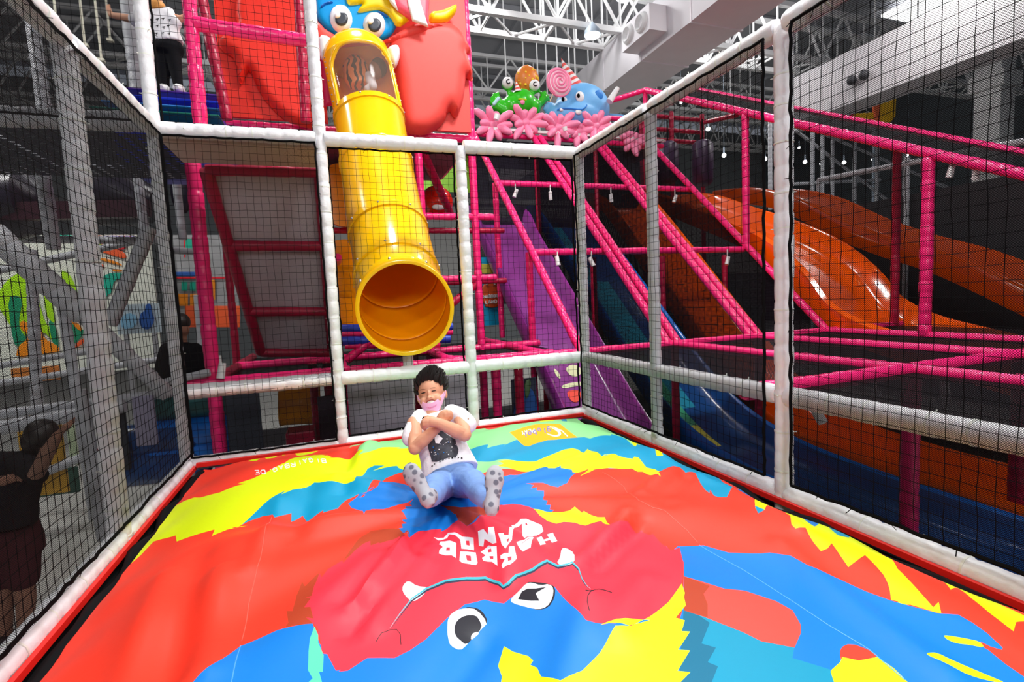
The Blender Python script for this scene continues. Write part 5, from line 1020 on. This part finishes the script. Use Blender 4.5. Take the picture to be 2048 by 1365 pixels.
b = MB(); b.ell(q5(359, 645), (.098, .115, .10)); b.ell(q5(353, 655), (.07, .1, .1)); b.build('hair', HAIR, mp_)
b = MB(); limb(b, [q5(352, 805), q5(350, 890), q5(350, 985)], [.10, .075, .05]); limb(b, [q5(374, 805), q5(374, 890), q5(372, 985)], [.10, .075, .05]); b.ell(q5(363, 802), (.17, .12, .12)); remesh(b.build('trousers', mat('dark_trousers', (.015, .015, .02), .8), mp_), .018, 4)
for u in (350, 372):
    p = q5(u, 985); one('shoe', lambda b: b.sweep([V(p.x, p.y+.08, FL+.04), V(p.x, p.y, FL+.06), V(p.x, p.y-.1, FL+.04)], [.04, .045, .035], 12), BLACKV, mp_)
# person at the left edge reaching to the net
lp = thing('person', at(30, 1290, 'Y', .2), 'person in black top and wine shorts at left edge, one hand raised', 'person')
def q3(u, v, d=3.5): return pd(u, v, d)
b = MB(); b.ell(q3(88, 880, 3.6), (.08, .095, .115)); b.capsule([q3(70, 905, 3.6), q3(50, 920, 3.6)], [.05, .055])
limb(b, [q3(70, 955, 3.3), q3(95, 905, 3.15), q3(115, 872, 3.05)], [.045, .04, .028])
for (u, v, d) in ((150, 836, 3.02), (148, 846, 3.02), (140, 855, 3.02), (132, 862, 3.02), (128, 850, 3.0)): limb(b, [q3(118, 868, 3.05), q3((118+u)/2+2, (868+v)/2-4, 3.03), q3(u, v, d)], [.022, .011, .009], 8)
limb(b, [q3(-30, 960), q3(5, 962), q3(32, 955)], [.045, .04, .03])
for k in range(4): limb(b, [q3(32, 955), q3(44, 952+k*4)], [.014, .009], 8)
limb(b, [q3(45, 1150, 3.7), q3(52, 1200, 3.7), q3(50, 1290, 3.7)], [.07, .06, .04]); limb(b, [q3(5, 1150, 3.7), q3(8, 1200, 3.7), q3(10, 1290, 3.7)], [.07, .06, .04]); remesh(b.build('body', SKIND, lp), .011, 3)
b = MB(); b.sweep([q3(48, 912, 3.6), q3(40, 925, 3.6), q3(20, 960, 3.6), q3(12, 1010, 3.6), q3(15, 1055, 3.6)], [(.06, .06), (.17, .10), (.19, .13), (.18, .13), (.17, .13)], 20, up=(0, 1, 0)); limb(b, [q3(45, 925, 3.55), q3(75, 952, 3.3)], [.085, .06]); limb(b, [q3(0, 925, 3.6), q3(-40, 950, 3.5)], [.08, .06]); remesh(b.build('top', DARKC, lp), .014, 4)
b = MB(); b.sweep([q3(15, 1050, 3.65), q3(22, 1080, 3.68), q3(25, 1105, 3.7)], [(.175, .13), (.19, .14), (.19, .14)], 20, up=(0, 1, 0)); limb(b, [q3(5, 1090, 3.7), q3(5, 1155, 3.7)], [.11, .10]); limb(b, [q3(44, 1090, 3.7), q3(46, 1155, 3.7)], [.11, .10]); remesh(b.build('shorts', mat('wine_cloth', (.055, .014, .018), .9, .1), lp), .014, 4)
b = MB(); b.ell(q3(84, 868, 3.57), (.098, .10, .105)); b.ell(q3(74, 882, 3.58), (.085, .1, .105)); b.build('hair', HAIR, lp)
for u in (10, 50):
    p = q3(u, 1290, 3.7); one('shoe', lambda b: b.sweep([V(p.x, p.y+.08, FL+.05), V(p.x, p.y, FL+.07), V(p.x, p.y-.12, FL+.04)], [.04, .05, .04], 12), BLACKV, lp)
# child standing on the padded steps, upper left
up_ = thing('person', at(340, 186, 'Y', 1.9), 'person in white patterned T-shirt and black trousers standing on padded steps', 'person')
D = 6.0
dd = (at(330, 186, 'Y', 1.9)-CAMLOC); D = dd.length/ray(330, 186).length
def qu(u, v, d=0): return pd(u, v, D+d)
b = MB(); b.ell(qu(306, 2), (.085, .09, .12)); b.capsule([qu(306, 18), qu(308, 28)], [.05, .05]); b.capsule([qu(262, 38), qu(243, 34), qu(222, 30), qu(217, 18)], [.04, .034, .028, .025])
for k in range(4): b.capsule([qu(217, 18), qu(213+k*2.2, 11-k*.6)], [.016, .010])
b.capsule([qu(345, 35), qu(362, 38), qu(380, 30)], [.04, .034, .028]); remesh(b.build('body', SKIN, up_), .012, 3)
b = MB(); b.sweep([qu(306, 25), qu(315, 32), qu(322, 50), qu(328, 70), qu(334, 90)], [(.07, .06), (.17, .09), (.165, .10), (.15, .10), (.16, .11)], 20, up=(0, 1, 0)); b.capsule([qu(294, 34), qu(272, 40)], [.075, .07]); b.capsule([qu(338, 36), qu(350, 45)], [.07, .065]); sh = remesh(b.build('t_shirt', mat('white_cotton', (.75, .74, .78), .8), up_), .014, 4)
for k in range(14):
    u = 302+(k % 4)*12+random.uniform(-2, 2); v = 38+(k//4)*14+random.uniform(-2, 2); decal('print_mark', [(u-3, v), (u+3, v-1), (u+3.4, v+.8), (u+1, v+1), (u+1.5, v+4), (u+.4, v+4), (u-.3, v+1), (u-3, v+1.2)], sh, BLACK, .006, .02, parent=sh)
b = MB(); b.sweep([qu(334, 88), qu(336, 98), qu(336, 108)], [(.135, .10), (.15, .11), (.13, .1)], 18, up=(0, 1, 0)); limb(b, [qu(327, 108), qu(327, 145), qu(330, 180)], [.075, .055, .042]); limb(b, [qu(346, 108), qu(352, 145), qu(358, 180)], [.075, .055, .042]); remesh(b.build('trousers', DARKC, up_), .014, 4)
for u in (331, 360):
    p = qu(u, 184); one('sneaker', lambda b: b.sweep([p+V(0, .1, .02), p+V(0, 0, .03), p+V(0, -.1, .0), p+V(0, -.14, -.01)], [.035, .045, .04, .02], 12), WPAINT, up_)
one('face_mask', lambda b: b.ell(qu(314, 12, -.05), (.075, .05, .06), None, 16, 10), mat('mask_orange', (.8, .25, .05), .6, var=.8, bscale=14), up_)
one('hair', lambda b: b.ell(qu(302, -6), (.1, .1, .12)), HAIR, up_)
# child inside the tube behind the clear window
ip = thing('person', at(725, 210, 'Y', 1.85), 'child in a tiger print top inside the yellow tube, behind the clear window', 'person')
c, X_, Y_, T_ = fr[8]; cc = c-T_*.02
tig = bpy.data.materials.new('tiger_cloth'); tig.use_nodes = True; nt = tig.node_tree; w = nt.nodes.new('ShaderNodeTexWave'); w.inputs['Scale'].default_value = 5; w.inputs['Distortion'].default_value = 9; w.inputs['Detail'].default_value = 2
rr_ = nt.nodes.new('ShaderNodeValToRGB'); rr_.color_ramp.elements[0].position = .3; rr_.color_ramp.elements[0].color = (.015, .01, .008, 1); rr_.color_ramp.elements[1].position = .42; rr_.color_ramp.elements[1].color = (.70, .22, .06, 1)
tc = nt.nodes.new('ShaderNodeTexCoord'); nt.links.new(tc.outputs['Object'], w.inputs['Vector']); nt.links.new(w.outputs[0], rr_.inputs[0]); nt.links.new(rr_.outputs[0], nt.nodes['Principled BSDF'].inputs['Base Color'])
pi = lambda u, v, d: pd(u, v, (cc-CAMLOC).dot(-MW.col[2])+d)
b = MB(); b.sweep([pi(712, 118, .10), pi(712, 135, .08), pi(716, 160, .05), pi(720, 172, .05)], [(.09, .08), (.15, .11), (.15, .11), (.12, .1)], 18, up=(0, 1, 0)); remesh(b.build('top', tig, ip), .016, 4)
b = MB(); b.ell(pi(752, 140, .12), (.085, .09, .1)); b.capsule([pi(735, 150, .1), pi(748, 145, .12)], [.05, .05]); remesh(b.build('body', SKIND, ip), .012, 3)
one('hair', lambda b: b.ell(pi(757, 136, .14), (.095, .1, .11)), HAIR, ip)
b = MB(); b.capsule([pi(738, 155, .05), pi(745, 172, .0), pi(735, 178, .0)], [.065, .055, .04]); b.build('trousers', mat('pale_cloth', (.6, .58, .6), .8), ip)
# ---------------------------------------------------------------- the boy on the air bag
boy = thing('person', on3 if False else (1.56, -2.0, hbag(1.56, -2.0)), 'laughing boy in white T-shirt and blue jeans lying on the air bag, arms crossed', 'person')
def bc(x, y, d): return pd(750+x/3.793, 700+y/3.793, d)
cx, cy, cz = MW.col[0], MW.col[1], MW.col[2]     # right, up, towards the camera
an = math.radians(10.5); Rr = cx*math.cos(an)+cy*math.sin(an); Uu = cy*math.cos(an)-cx*math.sin(an); Ff = cz.copy()
pt_ = math.radians(-6); Uu, Ff = Uu*math.cos(pt_)+Ff*math.sin(pt_), Ff*math.cos(pt_)-Uu*math.sin(pt_)
HC = pd(857.5, 787, 2.66)-Ff*.075
def hl(x, y, z): return HC+Rr*x+Uu*y+Ff*z
HR = Matrix((Rr, Uu, Ff)).transposed()
b = MB()
b.ell(hl(0, .018, -.02), (.070, .078, .086), HR, 28, 20); b.ell(hl(0, -.035, .006), (.060, .060, .066), HR, 24, 16); b.ell(hl(0, -.068, .028), (.030, .026, .036), HR, 20, 12)
for s in (-1, 1):
    b.ell(hl(.033*s, -.036, .045), (.026, .026, .026), HR); b.ell(hl(.0735*s, -.018, -.012), (.010, .024, .015), HR, 14, 10)
b.ell(hl(0, -.026, .076), (.015, .012, .014), HR); b.ell(hl(0, -.008, .070), (.009, .022, .009), HR)
for s in (-1, 1): b.ell(hl(.013*s, -.030, .070), (.009, .008, .009), HR)
b.ell(hl(0, -.058, .066), (.028, .012, .014), HR)
b.capsule([hl(.0, -.06, -.02), bc(430, 500, 2.68)], [.042, .045], 16)
# arms: image-left arm (under), image-right arm (over)
sL, eL, wL, hL = bc(300, 560, 2.62), bc(303, 745, 2.50), bc(470, 590, 2.50), bc(520, 520, 2.50)
sR, eR, wR, hR = bc(650, 510, 2.63), bc(680, 645, 2.50), bc(480, 555, 2.44), bc(415, 545, 2.45)
b.capsule([sL, sL.lerp(eL, .6), eL, eL.lerp(wL, .35), wL, hL], [.040, .036, .034, .034, .025, .028], 14)
b.capsule([sR, sR.lerp(eR, .6), eR, eR.lerp(wR, .35), wR, hR], [.040, .036, .034, .034, .025, .028], 14)
def hand(b, wr, pts_palm, fingers, thumb):
    b.capsule([wr]+pts_palm, [.024]+[.026]*len(pts_palm), 12)
    for f in fingers: b.capsule(f, [.0105, .0098, .0088, .0078][:len(f)], 10)
    b.capsule(thumb, [.0125, .011, .009][:len(thumb)], 10)
hand(b, wR, [bc(430, 545, 2.44), bc(405, 548, 2.445)], [[bc(400, 528, 2.43), bc(375, 530, 2.43), bc(360, 548, 2.45), bc(368, 562, 2.47)], [bc(398, 543, 2.425), bc(368, 548, 2.425), bc(353, 565, 2.45), bc(362, 578, 2.47)], [bc(398, 560, 2.425), bc(370, 568, 2.425), bc(356, 582, 2.45), bc(366, 594, 2.47)], [bc(402, 576, 2.43), bc(380, 588, 2.435), bc(370, 598, 2.45), bc(378, 604, 2.465)]], [bc(425, 525, 2.44), bc(400, 513, 2.45), bc(378, 514, 2.46)])
hand(b, wL, [bc(510, 510, 2.50), bc(525, 495, 2.50)], [[bc(530, 480, 2.485), bc(553, 470, 2.485), bc(572, 473, 2.50), bc(578, 484, 2.52)], [bc(535, 492, 2.48), bc(560, 482, 2.48), bc(580, 488, 2.50), bc(584, 500, 2.52)], [bc(536, 506, 2.48), bc(560, 500, 2.48), bc(578, 506, 2.50), bc(580, 518, 2.52)], [bc(530, 520, 2.485), bc(550, 520, 2.485), bc(564, 528, 2.50), bc(564, 538, 2.52)]], [bc(505, 490, 2.49), bc(520, 474, 2.49), bc(540, 466, 2.50)])
body = remesh(b.build('body', SKIN, boy), .0038, 3)
# T-shirt
b = MB()
b.sweep([bc(440, 470, 2.69), bc(445, 500, 2.69), bc(455, 560, 2.68), bc(490, 680, 2.66), bc(530, 800, 2.62), bc(560, 900, 2.58), bc(572, 945, 2.56)], [(.055, .05), (.115, .065), (.128, .085), (.125, .092), (.128, .098), (.142, .105), (.148, .108)], 28, up=cz)
b.capsule([bc(345, 515, 2.66), bc(305, 570, 2.62), bc(278, 640, 2.58), bc(272, 668, 2.57)], [.046, .044, .046, .047], 16); b.capsule([bc(580, 480, 2.67), bc(645, 500, 2.63), bc(693, 548, 2.59), bc(705, 568, 2.58)], [.046, .044, .045, .046], 16)
shirt = remesh(b.build('t_shirt', mat('bright_cotton', (.86, .86, .90), .85, .2, .35, 18, .02), boy), .0055, 4)
# jeans
JM = mat('blue_denim', (.19, .33, .66), .85, .2, .25, 22, .16)
b = MB(); b.sweep([bc(565, 925, 2.575), bc(575, 985, 2.53), bc(575, 1040, 2.50)], [(.125, .09), (.132, .095), (.11, .085)], 24, up=cz)
kL, kR = bc(455, 1040, 2.24), bc(745, 1010, 2.24)
b.capsule([bc(520, 1010, 2.50), bc(480, 1045, 2.36), kL, bc(440, 1090, 2.12), bc(420, 1105, 2.03)], [.078, .070, .060, .052, .048], 16)
b.capsule([bc(640, 1000, 2.50), bc(700, 1010, 2.36), kR, bc(790, 1080, 2.10), bc(830, 1110, 2.0)], [.078, .070, .060, .050, .046], 16)
jeans = remesh(b.build('jeans', JM, boy), .006, 3)
# socks: soles face the camera
sock = bpy.data.materials.new('grip_sock'); sock.use_nodes = True; nt = sock.node_tree; vo = nt.nodes.new('ShaderNodeTexVoronoi'); vo.inputs['Scale'].default_value = 34; vo.inputs['Randomness'].default_value = .55
r_ = nt.nodes.new('ShaderNodeValToRGB'); r_.color_ramp.elements[0].position = .30; r_.color_ramp.elements[0].color = (.13, .13, .17, 1); r_.color_ramp.elements[1].position = .42; r_.color_ramp.elements[1].color = (.40, .40, .44, 1)
tc = nt.nodes.new('ShaderNodeTexCoord'); nt.links.new(tc.outputs['Object'], vo.inputs['Vector']); nt.links.new(vo.outputs['Distance'], r_.inputs[0]); nt.links.new(r_.outputs[0], nt.nodes['Principled BSDF'].inputs['Base Color']); nt.nodes['Principled BSDF'].inputs['Roughness'].default_value = .9
for toe, heel, wdt, an_, s in ((bc(262, 905, 2.0), bc(415, 1165, 1.93), .036, bc(430, 1100, 2.06), 1), (bc(912, 920, 2.02), bc(882, 1228, 1.93), .034, bc(835, 1110, 2.02), -1)):
    b = MB(); ax = (toe-heel).normalized(); L_ = (toe-heel).length
    P_ = [heel-ax*.012, heel+ax*.01, heel.lerp(toe, .3), heel.lerp(toe, .55), heel.lerp(toe, .78), toe, toe+ax*.018]
    P_ = [p+cz*(.004 if k in (0, 1, 4, 5) else -.006) for k, p in enumerate(P_)]
    b.sweep(P_, [(.018, .018), (.030, .026), (.028, .026), (.034, .024), (.040, .021), (.034, .017), (.018, .010)], 20, up=cz)
    b.capsule([heel.lerp(toe, .12)-cz*.01, an_-cz*.015], [.030, .040], 14)
    remesh(b.build('sock', sock, boy), .0045, 3)
# hair: cap + swept tufts
b = MB(); rnd = random.Random(3)
b.ell(hl(0, .078, -.028), (.068, .036, .072), HR, 24, 16); b.ell(hl(0, .022, -.050), (.080, .070, .068), HR, 24, 16)
for i in range(700):
    th = rnd.uniform(0, 2*math.pi); ph = rnd.uniform(0, 1.9); n_ = V(math.sin(ph)*math.cos(th), math.cos(ph), math.sin(ph)*math.sin(th))
    if n_.z > .25 and n_.y < .60-.75*max(abs(n_.x)-.45, 0)-.25*abs(n_.x): continue
    p = (n_.x*.072, .025+n_.y*.072, -.025+n_.z*.082)
    if p[1] < -.02 and p[2] > -.02: continue
    ln = rnd.uniform(.024, .034)+.020*max(n_.y, 0)+.010*max(n_.x, 0)*max(n_.y, 0); d = V(n_.x*.42+.22*max(n_.y, 0)+.10*math.sin(n_.x*9+n_.z*5), n_.y*.8+.55, n_.z*.45+.12*math.cos(n_.x*7)+rnd.uniform(-.08, .08)).normalized()
    q0 = hl(*p); q1 = hl(*(Vector(p)+d*ln*.55)); d2 = (d+V(.22, .1, -.15)).normalized(); q2 = hl(*(Vector(p)+d*ln*.55+d2*ln*.55))
    b.sweep([q0, q1, q2], [.011, .009, .0012], 5)
b.build('hair', HAIR, boy)
CR['K'] = (810, 730, 13.65)
HB = mat('eye_dark', (.02, .010, .008), .4); LIP = mat('lip_red', (.45, .06, .05), .5); TOOTH = mat('tooth', (.85, .80, .74), .3); BROW = mat('brow', (.30, .14, .08), .7)
decal('closed_eye', trace('K 425,785 460,765 510,750 560,752 565,765 520,783 460,797'), body, HB, .0012, .002, parent=body, sm=1); decal('closed_eye', trace('K 715,718 760,702 810,695 850,700 845,716 790,728 735,738'), body, HB, .0012, .002, parent=body, sm=1)
decal('eyebrow', trace('K 385,705 440,672 520,665 590,690 520,685 440,695'), body, BROW, .001, .003, parent=body, sm=1); decal('eyebrow', trace('K 670,655 730,625 800,615 860,630 800,635 730,645'), body, BROW, .001, .003, parent=body, sm=1)
decal('mouth', trace('K 560,1040 620,985 700,955 780,958 830,985 800,1030 740,1075 650,1090 590,1080'), body, LIP, .0012, .002, parent=body, sm=1); decal('teeth', trace('K 595,1040 640,1000 710,975 780,978 800,1000 770,1030 700,1055 630,1062'), body, TOOTH, .0022, .002, parent=body, sm=1)
decal('nostril', trace('K 590,905 615,900 612,918 592,920'), body, LIP, .001, .002, parent=body); decal('nostril', trace('K 690,895 720,885 725,900 700,910'), body, LIP, .001, .002, parent=body)
# chin mask
MK = mat('pink_mask', (.92, .50, .74), .7, var=.03)
b = MB(); nu, nv = 40, 24; vs = []; fs = []; keep = {}
for j in range(nv+1):
    for i in range(nu+1):
        x = -1+2*i/nu; top = -.064+.045*abs(x)**2; bot = -.112+.085*abs(x)**2.4
        y = top+(bot-top)*j/nv if abs(x) < 1 else top; xx = x*.072; zz = .000+.084*math.sqrt(max(0, 1-(x*.985)**2))*(1-.25*(j/nv)**2)
        vs.append(hl(xx, y+.012*(1-j/nv), zz))
b.add(vs, [(j*(nu+1)+i, j*(nu+1)+i+1, (j+1)*(nu+1)+i+1, (j+1)*(nu+1)+i) for j in range(nv) for i in range(nu)]); mk = b.build('face_mask', MK, boy); s = mk.modifiers.new('t', 'SOLIDIFY'); s.thickness = .002
for s in (-1, 1): one('ear_loop', lambda b: b.sweep([hl(.071*s, -.03, .012), hl(.074*s, -.012, .004), hl(.078*s, .004, -.01)], [.0028]*3, 6), MK, mk)
SF.update({'T': ['0,1 .7,1', '.35,1 .35,0'], 'U': ['0,1 0,.2 .3,0 .6,.2 .6,1'], 'S': ['.65,.85 .35,1 .05,.8 .1,.55 .6,.45 .65,.2 .35,0 .0,.15']})
def dl(target, m, par, off=.0012, nm='lettering'):
    def out(c, pts, w):
        for i in range(len(pts)-1):
            (x0, y0), (x1, y1) = pts[i], pts[i+1]; L_ = math.hypot(x1-x0, y1-y0) or 1; nx, ny = -(y1-y0)/L_*w/2, (x1-x0)/L_*w/2
            P_.append([(x0+nx, y0+ny), (x1+nx, y1+ny), (x1-nx, y1-ny), (x0-nx, y0-ny)])
    P_ = []; return out, P_
# shirt print
PRN = mat('print_charcoal', (.03, .035, .05), .5, var=.9, bscale=60); PW = mat('print_white', (.8, .8, .85), .6); PB = mat('print_blue', (.1, .35, .8), .4)
CR['J'] = (830, 810, 9.75)
pr = decal('bear_print', trace('J 380,540 520,500 600,560 720,640 790,680 800,750 850,870 840,950 800,1020 700,1020 560,1060 430,1110 330,1110 300,1000 260,860 250,800 300,690 350,620'), shirt, PRN, .004, .006, parent=shirt)
decal('print_face', trace('J 390,580 450,580 545,660 510,700 470,760 400,750 380,660'), shirt, PW, .006, .004, parent=shirt)
for k in range(26):
    u = rnd.uniform(300, 800); v = rnd.uniform(760, 1000) if k % 3 else rnd.uniform(600, 760); r = rnd.uniform(5, 11); decal('print_fleck', trace('J '+' '.join(f'{u+r*math.cos(a):.0f},{v+r*1.3*math.sin(a):.0f}' for a in (0, 1, 2, 3, 4, 5))), shirt, PB if k % 4 == 0 else PW, .006, .004, parent=shirt)
out, P_ = dl(shirt, BLACK, shirt)
SF.update({'f': ['.5,1 .3,.9 .3,0', '.1,.6 .5,.6'], 'u': ['0,.6 0,.1 .5,.1 .5,.6', '.5,.1 .5,0'], 'n': ['0,.6 0,0', '0,.5 .5,.6 .5,0'], 'i': ['.2,.6 .2,0'], 'v': ['0,.6 .25,0 .5,.6'], 'e': ['0,.3 .5,.3 .4,.6 .1,.6 0,.2 .2,0 .5,.1'], 'r': ['0,.6 0,0', '0,.5 .4,.6'], 's': ['.5,.6 .1,.5 .4,.3 .0,0']})
text('', 'of universe', trace('J 320,1220 430,1150 560,1085 760,1040 960,1055'), (-.6, -3.4), .9, out)
for p in P_: decal('print_letter', p, shirt, BLACK, .005, .003, parent=shirt)
out, P_ = dl(mk, LIP, mk); text('', 'THURSDAY', trace('K 590,1190 700,1200 800,1160 880,1110'), (-.3, -2.6), .5, out)
b = MB()
for p in P_:
    q = [pd(u, v, 2.5) for u, v in p]
for p in P_: decal('mask_letter', p, mk, mat('print_rose', (.75, .12, .35), .6), .0015, .002, parent=mk)
decal('sleeve_badge', [(935, 836), (938, 836.5), (938, 839.5), (935, 839)], shirt, mat('badge_brown', (.25, .12, .05)), .003, .003, parent=shirt)
b = MB(); n_ = 20; wdir = (wL-hL).normalized()
one('wrist_band', lambda b: b.sweep([bc(372, 512, 2.452), bc(362, 520, 2.456), bc(366, 530, 2.46)], [.004]*3, 8), BLACK, boy)
